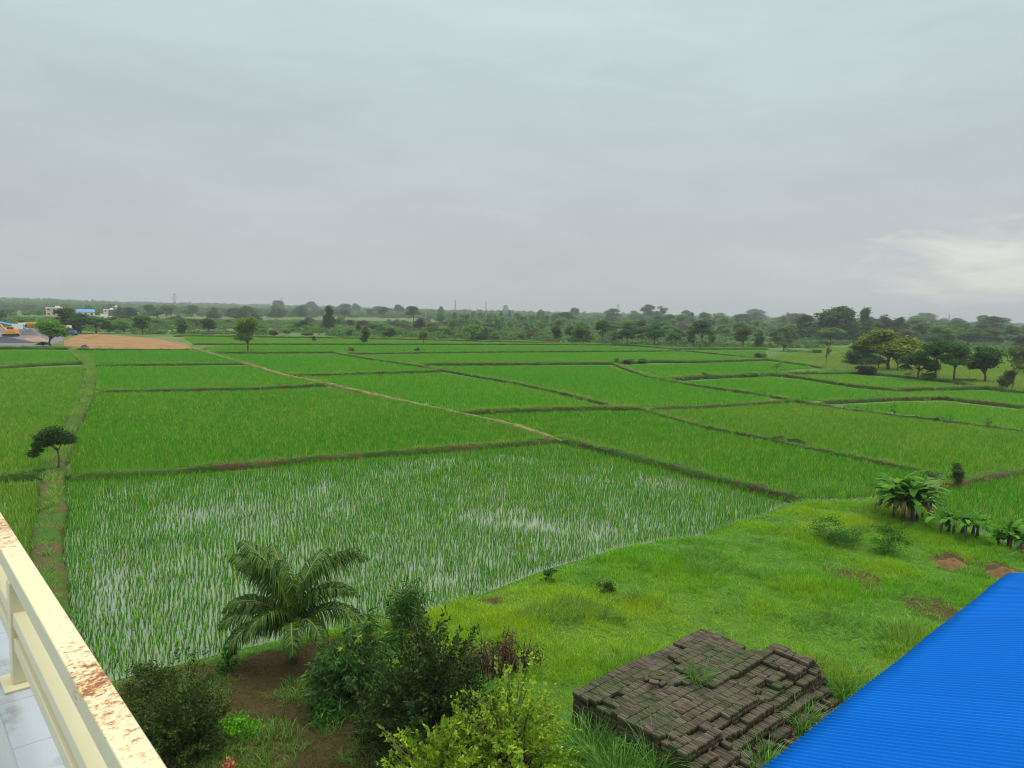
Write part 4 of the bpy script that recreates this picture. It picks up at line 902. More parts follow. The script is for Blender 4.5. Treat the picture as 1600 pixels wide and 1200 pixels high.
def spray(name, label, cat, px_, py_, ytop, wpx, mat, tw, lpt, L, W, seed, droop=0.15, start=0.4, upb=0.55, stem=0.03, depth=1.0, lean=0.0, extra=None):
    """shrub grown as twigs that arch from the base to an uneven outline, leaves along their outer part"""
    p = gpos(px_, py_); h = span(p, ytop); wd = wpx * mpp(p); root = empty(name, p); tag(root, label, cat); rng = np.random.default_rng(seed)
    az = rng.uniform(0, 6.283, tw); e = np.arcsin(rng.uniform(0.02, 1, tw) ** (1.0 - 0.4 * upb))
    lump = 0.80 + 0.34 * vnoise(az * 2.2 + seed, e * 3.0, 1.0) + rng.normal(0, 0.09, tw)
    tip = np.stack([np.cos(az) * np.cos(e) * wd * 0.5 * lump + lean * wd * np.sin(e), np.sin(az) * np.cos(e) * wd * 0.5 * lump * depth, np.maximum(np.sin(e) * h * lump * 1.02, 0.12 * h)], 1)
    base = rng.normal(0, 0.06 * wd, (tw, 3)) * np.array([1, 1, 0]); mid = base * 0.4 + tip * 0.6; mid[:, :2] *= 0.75; mid[:, 2] = tip[:, 2] * 0.62 + 0.06 * h
    t = start + (1 - start) * rng.uniform(0, 1, (tw, lpt)) ** 0.8; t = t[..., None]
    C = (1 - t) ** 2 * base[:, None] + 2 * t * (1 - t) * mid[:, None] + t * t * tip[:, None]
    T = 2 * (1 - t) * (mid - base)[:, None] + 2 * t * (tip - mid)[:, None]; T /= np.linalg.norm(T, axis=2, keepdims=True)
    ax = T * 0.55 + rng.normal(0, 0.6, C.shape) + np.array([0, 0, -droop]); C = C + ax / (np.linalg.norm(ax, axis=2, keepdims=True)) * L * 0.5 + rng.normal(0, L * 0.25, C.shape)
    C = C.reshape(-1, 3); V, F = leaves(C, L, W, ax.reshape(-1, 3), rng, lvar=0.45)
    va = np.clip(np.repeat(rng.uniform(0, 1, tw), lpt) * 0.5 + rng.uniform(0, 0.5, tw * lpt), 0, 1)
    mb = MB()
    for k in range(0, tw, max(1, tw // 45)): mb.tube([base[k] - (0, 0, 0.1), mid[k], tip[k]], [stem, stem * 0.55, stem * 0.2], 4)
    mb.build('stem', M['bark'], root, True)
    obj('foliage', mesh_np('foliage', V, F, {'var': np.repeat(va, 4)}), mat, root)
    for nm, m_, cnt, l2, w2, zlo in (extra or []):
        idx = np.where(tip[:, 2] > zlo * h)[0]; ks = rng.choice(idx, max(2, cnt // 9)); c2 = np.repeat(tip[ks], 9, axis=0); a2 = rng.normal(0, 0.8, c2.shape) + np.array([0, 0, 0.2 - droop]); a2 /= np.linalg.norm(a2, axis=1)[:, None]
        V, F = leaves(c2 + a2 * l2 * 0.5, l2, w2, a2, rng); obj(nm, mesh_np(nm, V, F, {'var': np.repeat(rng.uniform(0, 1, len(c2)), 4)}), m_, root)
    return root
M['mango'] = leafmat('mango_leaves', (0.035, 0.10, 0.02), (0.075, 0.17, 0.03), transl=0.25, rough=0.5, spec=0.15)
M['mango_new'] = leafmat('young_mango_leaves', (0.36, 0.12, 0.04), (0.30, 0.20, 0.05), transl=0.35)
M['mango_top'] = leafmat('pale_mango_leaves', (0.16, 0.24, 0.03), (0.24, 0.30, 0.04), transl=0.35)
M['darkbush'] = leafmat('dark_bush_leaves', (0.016, 0.042, 0.009), (0.046, 0.078, 0.015), transl=0.2, rough=0.5)
M['olivebush'] = leafmat('olive_bush_leaves', (0.025, 0.052, 0.008), (0.055, 0.09, 0.014), transl=0.2)
M['limebush'] = leafmat('lime_leaves', (0.08, 0.20, 0.012), (0.32, 0.44, 0.04), transl=0.4, vlo=0.6)
M['herb'] = leafmat('herb_leaves', (0.035, 0.125, 0.012), (0.065, 0.18, 0.018), transl=0.3)
M['redleaf'] = leafmat('red_leaves', (0.42, 0.09, 0.06), (0.36, 0.16, 0.09), transl=0.3)
M['deadstalk'] = simple('dead_stalk', (0.050, 0.028, 0.018), 0.9, 0.4, 6)
spray('mango_bush', 'mango bush with long drooping leaves and orange shoots beside the palm', 'bush', 540, 1095, 948, 150, M['mango'], 130, 44, 0.19, 0.048, 21, droop=0.7, start=0.3, upb=0.7, lean=0.10, extra=[('young_leaves', M['mango_new'], 60, 0.14, 0.04, 0.35), ('pale_leaves', M['mango_top'], 150, 0.16, 0.045, 0.72)])
spray('dark_bush', 'large dark leaved bush filling the middle of the garden', 'bush', 668, 1165, 972, 245, M['darkbush'], 760, 52, 0.105, 0.042, 22, droop=0.1, start=0.15, upb=0.5)
spray('olive_bush', 'dark olive bush with a slim trunk beside the railing', 'bush', 285, 1190, 1030, 215, M['olivebush'], 300, 46, 0.085, 0.032, 23, droop=0.15, start=0.3, upb=0.75)
spray('lime_bush', 'yellow green bush with small pale leaves left of the brick pile', 'bush', 800, 1225, 1050, 260, M['limebush'], 240, 32, 0.095, 0.058, 24, droop=0.02, start=0.45, upb=0.5)
spray('lime_bush', 'yellow green bush at the bottom edge in front of the dark bush', 'bush', 680, 1265, 1122, 215, M['limebush'], 190, 32, 0.095, 0.058, 25, droop=0.02, start=0.45, upb=0.6)
shrub('olive_bush', 'low dark bush at the paddy corner beyond the olive bush', 'bush', 235, 1085, 1040, 100, M['olivebush'], 3500, 0.08, 0.03, 26, lob=12, low=0.05)
shrub('small_bush', 'small fresh green bush left of the palm trunk', 'bush', 357, 1050, 1012, 42, M['herb'], 700, 0.13, 0.04, 27, droop=0.4, lob=8)
shrub('herb', 'bright green weeds on the ground under the olive bush', 'herb', 375, 1150, 1128, 90, M['grass'], 900, 0.09, 0.05, 28, lob=10, low=0.05, stem=0.01)
shrub('herb', 'green weeds at the lower left foot of the dark bush', 'herb', 505, 1125, 1098, 75, M['herb'], 900, 0.09, 0.05, 29, lob=10, low=0.05, stem=0.01)
shrub('red_plant', 'red leaved plant peeking in at the bottom edge', 'plant', 352, 1235, 1188, 55, M['redleaf'], 60, 0.12, 0.045, 30, lob=4, low=0.6, stem=0.012)
shrub('small_bush', 'dark green low bush left of two in the upper garden', 'bush', 1300, 848, 812, 95, M['herb'], 2600, 0.10, 0.035, 31, lob=14, low=0.05, stem=0.02)
shrub('small_bush', 'dark green low bush right of two in the upper garden', 'bush', 1388, 864, 826, 82, M['herb'], 2200, 0.10, 0.035, 32, lob=14, low=0.05, stem=0.02)
shrub('small_bush', 'little dark shrub on the garden edge right of the grass clump', 'bush', 856, 908, 880, 26, M['herb'], 500, 0.10, 0.035, 33, lob=7, stem=0.015)
shrub('small_bush', 'little brown green shrub in the grass above the dead stalks', 'bush', 948, 930, 910, 34, M['olivebush'], 500, 0.10, 0.035, 34, lob=7, stem=0.015)
shrub('small_bush', 'fresh green bush between the mango bush and the grass clump', 'bush', 610, 1010, 985, 75, M['herb'], 1500, 0.11, 0.04, 35, lob=12, low=0.05, stem=0.02)
# tall grass clumps
def grass_clump(label, px_, py_, ytop, wpx, n, mat, seed, lean=0.35, width=0.022, name='grass_clump', zb=None):
    p = gpos(px_, py_)
    if zb is not None: p = P(px_, py_, zb)
    h = span(p, ytop); wd = wpx * mpp(p)
    V, F, va = blades(n, h * 1.05, wd * 0.28, width, lean, segs=5, rng=np.random.default_rng(seed), hvar=0.4, droop=0.45)
    o = obj(name, mesh_np(name, V, F, {'var': va}), mat); o.location = p; tag(o, label, 'grass'); return o
M['reed'] = leafmat('reed_leaves', (0.03, 0.095, 0.012), (0.06, 0.15, 0.018), transl=0.25)
spray('reed_bush', 'tall dark leafy reed bush standing at the edge of the flooded plot', 'bush', 636, 985, 903, 74, M['reed'], 110, 16, 0.34, 0.03, 41, droop=0.75, start=0.2, upb=1.0, stem=0.012)
grass_clump('long bladed weed clump at the left foot of the brick pile', 925, 1180, 1128, 110, 300, M['weed'], 42, 0.75)
grass_clump('long bladed weeds below the near left corner of the brick pile', 965, 1225, 1170, 110, 260, M['weed'], 43, 0.75)
grass_clump('weed clump in front of the near side of the brick pile', 1020, 1225, 1150, 60, 150, M['weed'], 44, 0.6)
grass_clump('weed clump between the brick pile and the lower end of the blue roof', 1190, 1215, 1168, 110, 240, M['weed'], 45, 0.8)
grass_clump('weed clump by the middle right side of the brick pile', 1255, 1140, 1102, 85, 230, M['weed'], 46, 0.8)
grass_clump('weed clump beyond the right corner of the brick pile', 1318, 1090, 1060, 75, 200, M['weed'], 47, 0.8)
grass_clump('tuft of grass growing on top of the brick pile', 1092, 1068, 1036, 52, 90, M['weed'], 48, 0.8, 0.02, 'grass_clump', 1.27)
# dead stalks
def stalks(px_, py_):
    p = gpos(px_, py_); mb = MB(); rng = np.random.default_rng(9)
    for k in range(60):
        a = rng.uniform(0, 6.283); r = 0.85 * math.sqrt(rng.uniform()); x, y = r * math.cos(a), r * math.sin(a); h = rng.uniform(0.3, 1.0)
        mb.tube([(x, y, -0.05), (x + rng.normal(0, 0.08), y + rng.normal(0, 0.08), h * 0.6), (x + rng.normal(0, 0.2), y + rng.normal(0, 0.2), h)], [rng.uniform(0.012, 0.03), 0.016, 0.007], 5)
    for k in range(5):
        a = rng.uniform(0, 3.14); x, y = rng.normal(0, 0.4, 2); mb.tube([(x, y, 0.12), (x + math.cos(a) * 0.8, y + math.sin(a) * 0.8, 0.2)], 0.03, 6)
    o = mb.build('dead_plant', M['deadstalk'], None, True); o.location = p
    obj('dead_leaves', crown_mesh('dead_leaves', [(rng.normal(0, 0.5), rng.normal(0, 0.5), rng.uniform(0.15, 0.6), 0.32, 0.3) for _ in range(9)], 1500, 0.17, 0.03, 61, 0.5), leafmat('dead_leaves', (0.035, 0.016, 0.010), (0.09, 0.045, 0.022), transl=0.1), o); tag(o, 'clump of dead brown stalks in the grass behind the lime bush', 'dead plant')
stalks(780, 1045)
# little wind-bent tree on the broad bund
p = P(90, 735, 0.4); root = empty('bund_tree', p); tag(root, 'little dark leaning tree on the broad bund beside the railing', 'tree')
mb = MB(); mb.tube([(0, 0, -0.2), (0.12, 0, 0.6), (0.05, 0, 1.3), (-0.25, 0, 1.5), (-0.9, 0.05, 1.75)], [0.06, 0.05, 0.042, 0.035, 0.015], 6)
for q in ((0.5, 0.1, 2.0), (-0.3, -0.3, 2.1), (-1.3, 0.1, 1.3)): mb.tube([(0.05, 0, 1.2), (q[0] * 0.5, q[1] * 0.5, 1.6), q], [0.03, 0.02, 0.01], 5)
mb.build('trunk', M['bark'], root, True)
lb = [(0.6, 0, 2.3, 0.36, 0.28), (0.8, 0.1, 2.05, 0.25, 0.2), (0.15, 0.1, 2.6, 0.42, 0.28), (-0.3, 0, 2.5, 0.45, 0.32), (-0.75, 0, 2.25, 0.42, 0.33), (-0.3, 0, 2.0, 0.4, 0.3), (-0.9, 0, 1.85, 0.38, 0.3), (0.4, 0.1, 2.0, 0.32, 0.22), (-1.15, 0, 1.45, 0.28, 0.24), (-1.4, 0, 1.1, 0.25, 0.22)]
obj('crown', crown_mesh('crown', [(a, b_, c_ * 0.9 - 0.05, d_ * 1.05, e_ * 1.15) for a, b_, c_, d_, e_ in lb], 6500, 0.13, 0.06, 51, 0.1), leafmat('bund_tree_leaves', (0.03, 0.075, 0.018), (0.06, 0.13, 0.026), transl=0.2), root)
# soil heaps
def heap(px_, py_, wpx, h, label, mat, seed):
    p = gpos(px_, py_); r = wpx * mpp(p) / 2; n = 26; V = []; F = []; rng = np.random.default_rng(seed)
    for i in range(n):
        for j in range(n):
            x = (i / (n - 1) - 0.5) * 2.2 * r; y = (j / (n - 1) - 0.5) * 2.2 * r * 0.9; d = math.hypot(x / r, y / (r * 0.85))
            z = h * max(0, 1 - d ** 1.5 + 0.35 * float(fbm(x + seed * 7, y, 0.9))) * (1 + 0.6 * float(fbm(x * 3 + seed, y * 3, 0.8))) * (d < 1.05) - 0.06
            V.append((x, y, z))
    for i in range(n - 1):
        for j in range(n - 1): F.append((i * n + j, (i + 1) * n + j, (i + 1) * n + j + 1, i * n + j + 1))
    o = obj('soil_heap', mesh_np('soil_heap', V, F, smooth=True), mat); o.location = p; tag(o, label, 'soil heap')
heap(1486, 882, 60, 0.34, 'reddish soil heap in the grass below the banana plants', M['mound'], 1)
heap(1568, 899, 58, 0.30, 'reddish soil heap just above the corner of the blue roof', M['mound'], 2)

# ------------------------------------------------------------------ brick pile
m, t, b, o = new_mat('weathered_brick'); M['brick'] = m
oi = t.nodes.new('ShaderNodeObjectInfo'); f1 = noise(t, 9, 6); ge = t.nodes.new('ShaderNodeNewGeometry')
f2 = noise(t, 1.1, 5, vec=ge.outputs['Position'])
at = t.nodes.new('ShaderNodeAttribute'); at.attribute_name = 'var'
c = mixc(t, f1, (0.046, 0.036, 0.026), (0.100, 0.080, 0.056)); c = mixc(t, sstep(t, f2, 0.42, 0.66), c, (0.048, 0.054, 0.024))
ad = t.nodes.new('ShaderNodeMath'); ad.operation = 'ADD'; t.links.new(at.outputs['Fac'], ad.inputs[0]); t.links.new(oi.outputs['Random'], ad.inputs[1])
fr = t.nodes.new('ShaderNodeMath'); fr.operation = 'FRACT'; t.links.new(ad.outputs[0], fr.inputs[0])
mr = t.nodes.new('ShaderNodeMapRange'); mr.inputs[3].default_value = 0.6; mr.inputs[4].default_value = 1.35; t.links.new(fr.outputs[0], mr.inputs[0])
t.links.new(mixc(t, 1.0, c, mr.outputs[0], 'MULTIPLY'), b.inputs['Base Color']); b.inputs['Roughness'].default_value = 0.95; b.inputs['Specular IOR Level'].default_value = 0.15
bump(t, b, noise(t, 40, 5), 0.7, 0.01)
BL, BT, BH = 0.228, 0.076, 0.11
import bmesh
def brick_geo(seed):
    bm = bmesh.new(); bmesh.ops.create_cube(bm, size=1.0)
    for v_ in bm.verts: v_.co = Vector((v_.co.x * BT, v_.co.y * BL, v_.co.z * BH))
    bmesh.ops.bevel(bm, geom=bm.edges[:], offset=0.006, segments=1, affect='EDGES')
    rng = np.random.default_rng(seed)
    for v_ in bm.verts: v_.co += Vector(rng.normal(0, 0.0015, 3))
    bmesh.ops.triangulate(bm, faces=bm.faces[:])
    V = np.array([v_.co[:] for v_ in bm.verts]); F = np.array([[q.index for q in f_.verts] for f_ in bm.faces]); bm.free(); return V, F
GEO = [brick_geo(s) for s in range(4)]
BM = [mesh_np('brick', V, F) for V, F in GEO]
for me in BM: me.materials.append(M['brick'])
NI, NJ, NK = 80, 17, 10
def topk(i, j):
    u, v_ = i / NI, j / NJ
    k = NK
    if u > 0.83 and v_ < 0.42: return 0
    if v_ < 0.10 and u > 0.62: k += 1
    if u > 0.42 and 0.10 <= v_ < 0.5: k += 1 if u > 0.47 or v_ > 0.22 else 0
    if u > 0.55 and 0.5 <= v_ < 0.95: k -= 1
    if u > 0.78 and 0.52 < v_ < 0.80: k += 2 if u > 0.88 else 1
    if v_ > 0.76 and u > 0.2: k -= 2 + int((v_ - 0.76) * 14 * (u + 0.3))
    if v_ > 0.82: k -= 2 + int((v_ - 0.8) * 16)
    if u > 0.93: k -= int((u - 0.93) * 60)
    if (i, j) in HOLES: k -= HOLES[(i, j)]
    if u < 0.03 and j in (3, 4, 11, 15): k -= 1
    if v_ > 0.86 or u > 0.93: k -= (i // 3 * 7 + j * 5) % 11 // 9 + ((i // 5 + j * 3) % 9 == 0)
    return max(k, 0)
rb = np.random.default_rng(77); HOLES = {}
for _ in range(9):
    ci, cj = rb.integers(4, NI - 6), rb.integers(1, NJ - 1); ln = rb.integers(3, 9)
    for q in range(ln): HOLES[(int(ci + q), int(cj))] = 1
for q in range(7): HOLES[(48 + q, 11)] = 2; HOLES[(46 + q, 12)] = 1
for q in range(4): HOLES[(6 + q, 3)] = 1
rowoff = rb.normal(0, 0.03, NJ); rowz = rb.normal(0, 0.006, NJ); ZG = 0.40
items = []
for i in range(NI):
    for j in range(NJ):
        tk = topk(i, j)
        if tk == 0: continue
        nb = min(topk(a, c_) if 0 <= a < NI and 0 <= c_ < NJ else 0 for a, c_ in ((i - 1, j), (i + 1, j), (i, j - 1), (i, j + 1)))
        for k in range(min(nb, tk - 1), tk):
            u = 0.04 + i * 0.0805 + rowoff[j] + rb.normal(0, 0.004) + 0.012 * ((k * 7) % 3 - 1); v_ = 0.115 + j * 0.2345 + rb.normal(0, 0.007) + 0.01 * ((k * 5) % 3 - 1)
            wave = 0.075 * float(fbm(u, v_ + 9, 1.6))
            x, y = PILE_O + E1 * u + E2 * v_
            z = ZG - 0.06 + (k + 0.5) * 0.0955 + rowz[j] + rb.normal(0, 0.004) + (wave + 0.02 if k >= tk - 2 else wave * 0.6)
            items.append((x, y, z, rb.normal(0, 0.04), rb.normal(0, 0.03), rb.normal(0, 0.03), k == tk - 1))
items.sort(key=lambda q: q[0] ** 2 + q[1] ** 2 + (q[2] - H) ** 2)
RZ = -PA + math.pi / 2
vis = [q for q in items if q[6]]
# the 300 bricks that show largest are objects of their own; the rest of the pile is one mass
bx_ = [q for q in vis if (lambda d: 600 - FPX * (d @ cU) / (d @ cF))(np.array([q[0], q[1], q[2] - H])) < 1196][:245]
ids = set(id(q) for q in bx_)
for n_i, q in enumerate(bx_):
    o = bpy.data.objects.new('brick', BM[n_i % 4]); COL.objects.link(o); o.location = q[:3]; o.rotation_euler = (q[4], q[5], RZ + q[3])
    tag(o, 'grey brown brick lying in the top layers of the near part of the brick pile', 'brick', 'bricks of the near part of the pile')
Vs, Fs, As, off = [], [], [], 0
rest = [q for q in items if id(q) not in ids]
for n_i, q in enumerate(rest):
    V, F = GEO[n_i % 4]; R3 = np.array(Matrix.Rotation(RZ + q[3], 3, 'Z') @ Matrix.Rotation(q[5], 3, 'Y') @ Matrix.Rotation(q[4], 3, 'X'))
    Vs.append(V @ R3.T + np.array(q[:3])); Fs.append(F + off); off += len(V); As.append(np.full(len(V), rb.uniform()))
o = obj('brick_pile', mesh_np('brick_pile', np.concatenate(Vs), np.concatenate(Fs), {'var': np.concatenate(As)}), M['brick'])
tag(o, 'large stepped pile of grey brown bricks beside the blue roof', 'brick pile', 'bricks of the pile', 'stuff')
# loose broken bricks lying on top and beside
for n_i, (x_, y_, zt, ry) in enumerate([(1018, 1064, 1.42, 0.5), (1026, 1060, 1.46, 1.4), (1035, 1068, 1.42, 2.2), (1010, 1060, 1.42, 0.2), (1022, 1066, 1.50, 0.9), (1338, 1052, 0.45, 0.3), (1346, 1049, 0.50, 1.1), (1352, 1054, 0.46, 2.0)]):
    q = P(x_, y_, zt); o = bpy.data.objects.new('brick', BM[n_i % 4]); COL.objects.link(o); o.location = q; o.rotation_euler = (0.5 * math.sin(n_i * 3), 1.3, ry)
    tag(o, 'loose brick lying on top of the pile near its hole' if n_i < 5 else 'loose brick lying in the grass by the edge of the blue roof', 'brick', 'loose bricks on the pile' if n_i < 5 else 'loose bricks in the grass')

for n_i in range(46):
    if n_i < 30: u_, v2 = rb.uniform(0.3, 6.4), 17 * 0.2345 + abs(rb.normal(0.25, 0.3))
    else: u_, v2 = 6.5 + abs(rb.normal(0.1, 0.25)), rb.uniform(1.6, 4.2)
    x, y = PILE_O + E1 * u_ + E2 * v2
    o = bpy.data.objects.new('brick', BM[n_i % 4]); COL.objects.link(o); o.location = (x, y, float(gz(x, y)[0]) + rb.uniform(0.03, 0.16)); o.rotation_euler = (rb.uniform(-0.6, 0.6), rb.uniform(0, 1.57), rb.uniform(0, 6.28))
    tag(o, 'tumbled brick lying in the weeds at the low right side of the brick pile', 'brick', 'bricks tumbled from the pile')
# ------------------------------------------------------------------ shed with the blue roof
m, t, b, o = new_mat('blue_sheet'); M['blue'] = m
f1 = noise(t, 0.8, 4); f2 = noise(t, 6, 4, stretch=(1, 8, 1))
at_ = t.nodes.new('ShaderNodeAttribute'); at_.attribute_name = 'var'
c = mixc(t, at_.outputs['Fac'], mixc(t, f1, (0.0005, 0.088, 0.37), (0.001, 0.100, 0.41)), mixc(t, f1, (0.0005, 0.098, 0.40), (0.001, 0.112, 0.46))); t.links.new(mixc(t, sstep(t, f2, 0.55, 0.85), c, (0.003, 0.105, 0.41)), b.inputs['Base Color'])
b.inputs['Roughness'].default_value = 0.45; b.inputs['Specular IOR Level'].default_value = 0.04
M['shed_wall'] = simple('shed_wall', (0.42, 0.40, 0.36), 0.9, 0.15, 1.5)
ZE = 4.8; ea = P(1195, 1200, ZE); eb = P(1575, 898, ZE); ed = (eb - ea); EL = np.linalg.norm(ed); ed /= EL
SL = math.radians(18.5); up = np.array([ed[1], -ed[0], 0]); ru = up * math.cos(SL) + np.array([0, 0, math.sin(SL)]); rn = np.cross(ru, ed); rn = rn if rn[2] > 0 else -rn
back = 4.5; W_ = 7.0
root = empty('shed', (float(eb[0]), float(eb[1]), 0)); tag(root, 'shed roofed with bright blue corrugated metal sheets', 'shed')
pitch = 0.104; prof = [(0.0, 0), (0.016, 0.004), (0.036, 0.035), (0.052, 0.045), (0.068, 0.035), (0.088, 0.004)]
V = []; s0 = 0.0; st = []
while s0 < EL + back:
    for a, h in prof: st.append((s0 + a, h))
    s0 += pitch
st = [(min(a, EL + back), h) for a, h in st]
rows = [0, 0.3, 1.0, 1.8, 2.6, 3.4, 4.2, 5.2, W_]
for r_ in rows:
    for a, h in st: V.append(eb - ed * a + ru * r_ + rn * (h + 0.006 * math.sin(a * 1.7 + 0.9 * r_) + (0.004 if int(a / 1.0) % 2 else 0)) - np.array([eb[0], eb[1], 0]))
ns = len(st); F = [(k * ns + i, k * ns + i + 1, (k + 1) * ns + i + 1, (k + 1) * ns + i) for k in range(len(rows) - 1) for i in range(ns - 1)]
shv = np.random.default_rng(3).uniform(0, 1, 40); rf = obj('roof', mesh_np('roof', V, F, {'var': np.tile([shv[int(a / 1.0)] for a, h in st], len(rows))}), M['blue'], root); sm = rf.modifiers.new('sheet', 'SOLIDIFY'); sm.thickness = 0.006
mb = MB()
for k, (o1, o2) in enumerate([((0.45, 0.25), (0.45, EL + back - 0.2))]):
    c_ = -ed * ((o1[1] + o2[1]) / 2) + up * 0.45; mb.box(c_ + np.array([0, 0, (ZE - 0.1) / 2]), (o2[1] - o1[1], 0.2, ZE - 0.1), ax=(ed, up, np.array([0, 0, 1.0])))
c_ = -ed * 0.25 + up * (W_ / 2 + 0.3); mb.box(c_ + np.array([0, 0, ZE / 2 - 0.05]), (0.2, W_ - 0.7, ZE - 0.1), ax=(ed, up, np.array([0, 0, 1.0])))
mb.build('wall', M['shed_wall'], root)
mb = MB()
for r_ in (0.35, 2.3, 4.6):
    c_ = eb - ed * ((EL + back) / 2) + ru * r_ - rn * 0.06 - np.array([eb[0], eb[1], 0]); mb.box(c_, (EL + back - 0.1, 0.06, 0.1), ax=(ed, ru, rn))
mb.build('purlins', simple('galvanised_steel', (0.4, 0.4, 0.4), 0.5, 0.1, 3, metal=0.6), root)

# ------------------------------------------------------------------ own building: parapet, coping, railing
u3 = np.array([math.sin(math.radians(-42)), math.cos(math.radians(-42)), 0]); n3 = np.array([u3[1], -u3[0], 0]); z3 = np.array([0, 0, 1.0]); AX = (u3, n3, z3)
m, t, b, o = new_mat('cream_paint'); M['cream'] = m
geo = t.nodes.new('ShaderNodeNewGeometry')
cr = mixc(t, noise(t, 3, 4), (0.52, 0.47, 0.29), (0.56, 0.51, 0.33)); t.links.new(cr, b.inputs['Base Color']); b.inputs['Roughness'].default_value = 0.4
m, t, b, o = new_mat('cream_paint_rusty'); M['cream_rust'] = m
f1 = noise(t, 2.6, 3); f2 = noise(t, 120, 7, rough=0.75, stretch=(1, 0.55, 1)); f3 = noise(t, 42, 5, stretch=(1, 0.6, 1))
ad = t.nodes.new('ShaderNodeMath'); ad.operation = 'MULTIPLY_ADD'; ad.inputs[1].default_value = 0.55; t.links.new(f1, ad.inputs[0]); t.links.new(f2, ad.inputs[2])
ad2 = t.nodes.new('ShaderNodeMath'); ad2.operation = 'MULTIPLY_ADD'; ad2.inputs[1].default_value = 0.35; t.links.new(f3, ad2.inputs[0]); t.links.new(ad.outputs[0], ad2.inputs[2])
tco = t.nodes.new('ShaderNodeTexCoord'); spx = t.nodes.new('ShaderNodeSeparateXYZ'); t.links.new(tco.outputs['Object'], spx.inputs[0])
def tmath(op, a, b_, c_=0.0):
    n = t.nodes.new('ShaderNodeMath'); n.operation = op
    for i, v_ in enumerate((a, b_, c_)):
        if isinstance(v_, (int, float)): n.inputs[i].default_value = v_
        else: t.links.new(v_, n.inputs[i])
    return n.outputs[0]
wear = tmath('COSINE', tmath('MULTIPLY_ADD', spx.outputs[0], 6.283 / 1.5, 6.283 / 1.5 * 0.98), 0.0)      # rust gathers in stretches along the rail
ad2 = tmath('MULTIPLY_ADD', wear, 0.075, ad2.outputs[0]).node
c = mixc(t, noise(t, 3, 4), (0.47, 0.43, 0.26), (0.52, 0.48, 0.31))
gn_ = t.nodes.new('ShaderNodeNewGeometry'); sn_ = t.nodes.new('ShaderNodeSeparateXYZ'); t.links.new(gn_.outputs['Normal'], sn_.inputs[0])
ad2 = tmath('MULTIPLY_ADD', sn_.outputs[2], 0.09, tmath('ADD', ad2.outputs[0], -0.09)).node
c = mixc(t, sstep(t, ad2.outputs[0], 1.03, 1.085), c, (0.40, 0.17, 0.022)); c = mixc(t, sstep(t, ad2.outputs[0], 1.085, 1.15), c, (0.15, 0.046, 0.012))
t.links.new(c, b.inputs['Base Color']); b.inputs['Roughness'].default_value = 0.45; bump(t, b, f2, 0.3, 0.002)
m, t, b, o = new_mat('white_tile'); M['tile'] = m
br = t.nodes.new('ShaderNodeTexBrick'); tcn = t.nodes.new('ShaderNodeTexCoord'); mpn = t.nodes.new('ShaderNodeMapping'); mpn.inputs['Scale'].default_value = (1, 1, 1)
t.links.new(tcn.outputs['Object'], mpn.inputs[0]); t.links.new(mpn.outputs[0], br.inputs['Vector'])
br.inputs['Scale'].default_value = 1.0; br.inputs['Brick Width'].default_value = 0.30; br.inputs['Row Height'].default_value = 0.30; br.inputs['Mortar Size'].default_value = 0.0025; br.offset = 0.0
br.inputs['Color1'].default_value = (0.34, 0.37, 0.40, 1); br.inputs['Color2'].default_value = (0.38, 0.41, 0.44, 1); br.inputs['Mortar'].default_value = (0.25, 0.25, 0.24, 1)
c = mixc(t, sstep(t, noise(t, 5, 8, rough=0.7), 0.50, 0.74), br.outputs[0], (0.20, 0.20, 0.18)); t.links.new(c, b.inputs['Base Color']); b.inputs['Roughness'].default_value = 0.35
M['plaster'] = simple('plaster', (0.55, 0.55, 0.52), 0.9, 0.1, 2)
M['terrace'] = simple('terrace_floor', (0.30, 0.36, 0.38), 0.7, 0.15, 2)
ZC = H - 1.285; OFI, OFO = 0.265, 0.46
root = empty('terrace_building', (0, 0, 0)); tag(root, 'own building with a terrace and a white tiled parapet', 'building')
def lbox(name, mat, t0, t1, o0, o1, z0, z1, parent, bevel=0.0):
    mb = MB(); mb.box((0, 0, 0), (t1 - t0, o1 - o0, z1 - z0)); ob = mb.build(name, mat, parent)
    c = u3 * (t0 + t1) / 2 + n3 * (o0 + o1) / 2 + z3 * (z0 + z1) / 2
    pl = Vector(parent.location) if parent else Vector((0, 0, 0))
    ob.matrix_local = Matrix(((u3[0], n3[0], 0, c[0] - pl.x), (u3[1], n3[1], 0, c[1] - pl.y), (0, 0, 1, c[2] - pl.z), (0, 0, 0, 1)))
    if bevel: bv = ob.modifiers.new('edge', 'BEVEL'); bv.width = bevel; bv.segments = 3
    return ob
lbox('wall', M['plaster'], -12, 9, -9, 0.44, -0.3, H - 1.62, root)
lbox('terrace_floor', M['terrace'], -11.9, 8.9, -8.9, OFI - 0.012, H - 1.62, H - 1.59, root)
lbox('parapet', M['plaster'], -12, 9, OFI + 0.01, 0.44, H - 1.62, ZC - 0.022, root)
lbox('coping', M['tile'], -12, 9, OFI, OFO, ZC - 0.022, ZC, root, 0.003)
rl = empty('railing', tuple(u3 * 2.83 + n3 * 0.35 + z3 * ZC)); tag(rl, 'cream painted steel railing with rust patches on its top rail', 'railing')
hT = 0.867
lbox('top_rail', M['cream_rust'], -3, 8.5, 0.3225, 0.3875, H - hT - 0.06, H - hT, rl, 0.004)
lbox('lower_rail', M['cream'], -3, 8.5, 0.325, 0.385, H - 1.03 - 0.045, H - 1.03, rl, 0.003)
lbox('lower_rail', M['cream'], -3, 8.5, 0.325, 0.385, H - 1.115 - 0.045, H - 1.115, rl, 0.003)
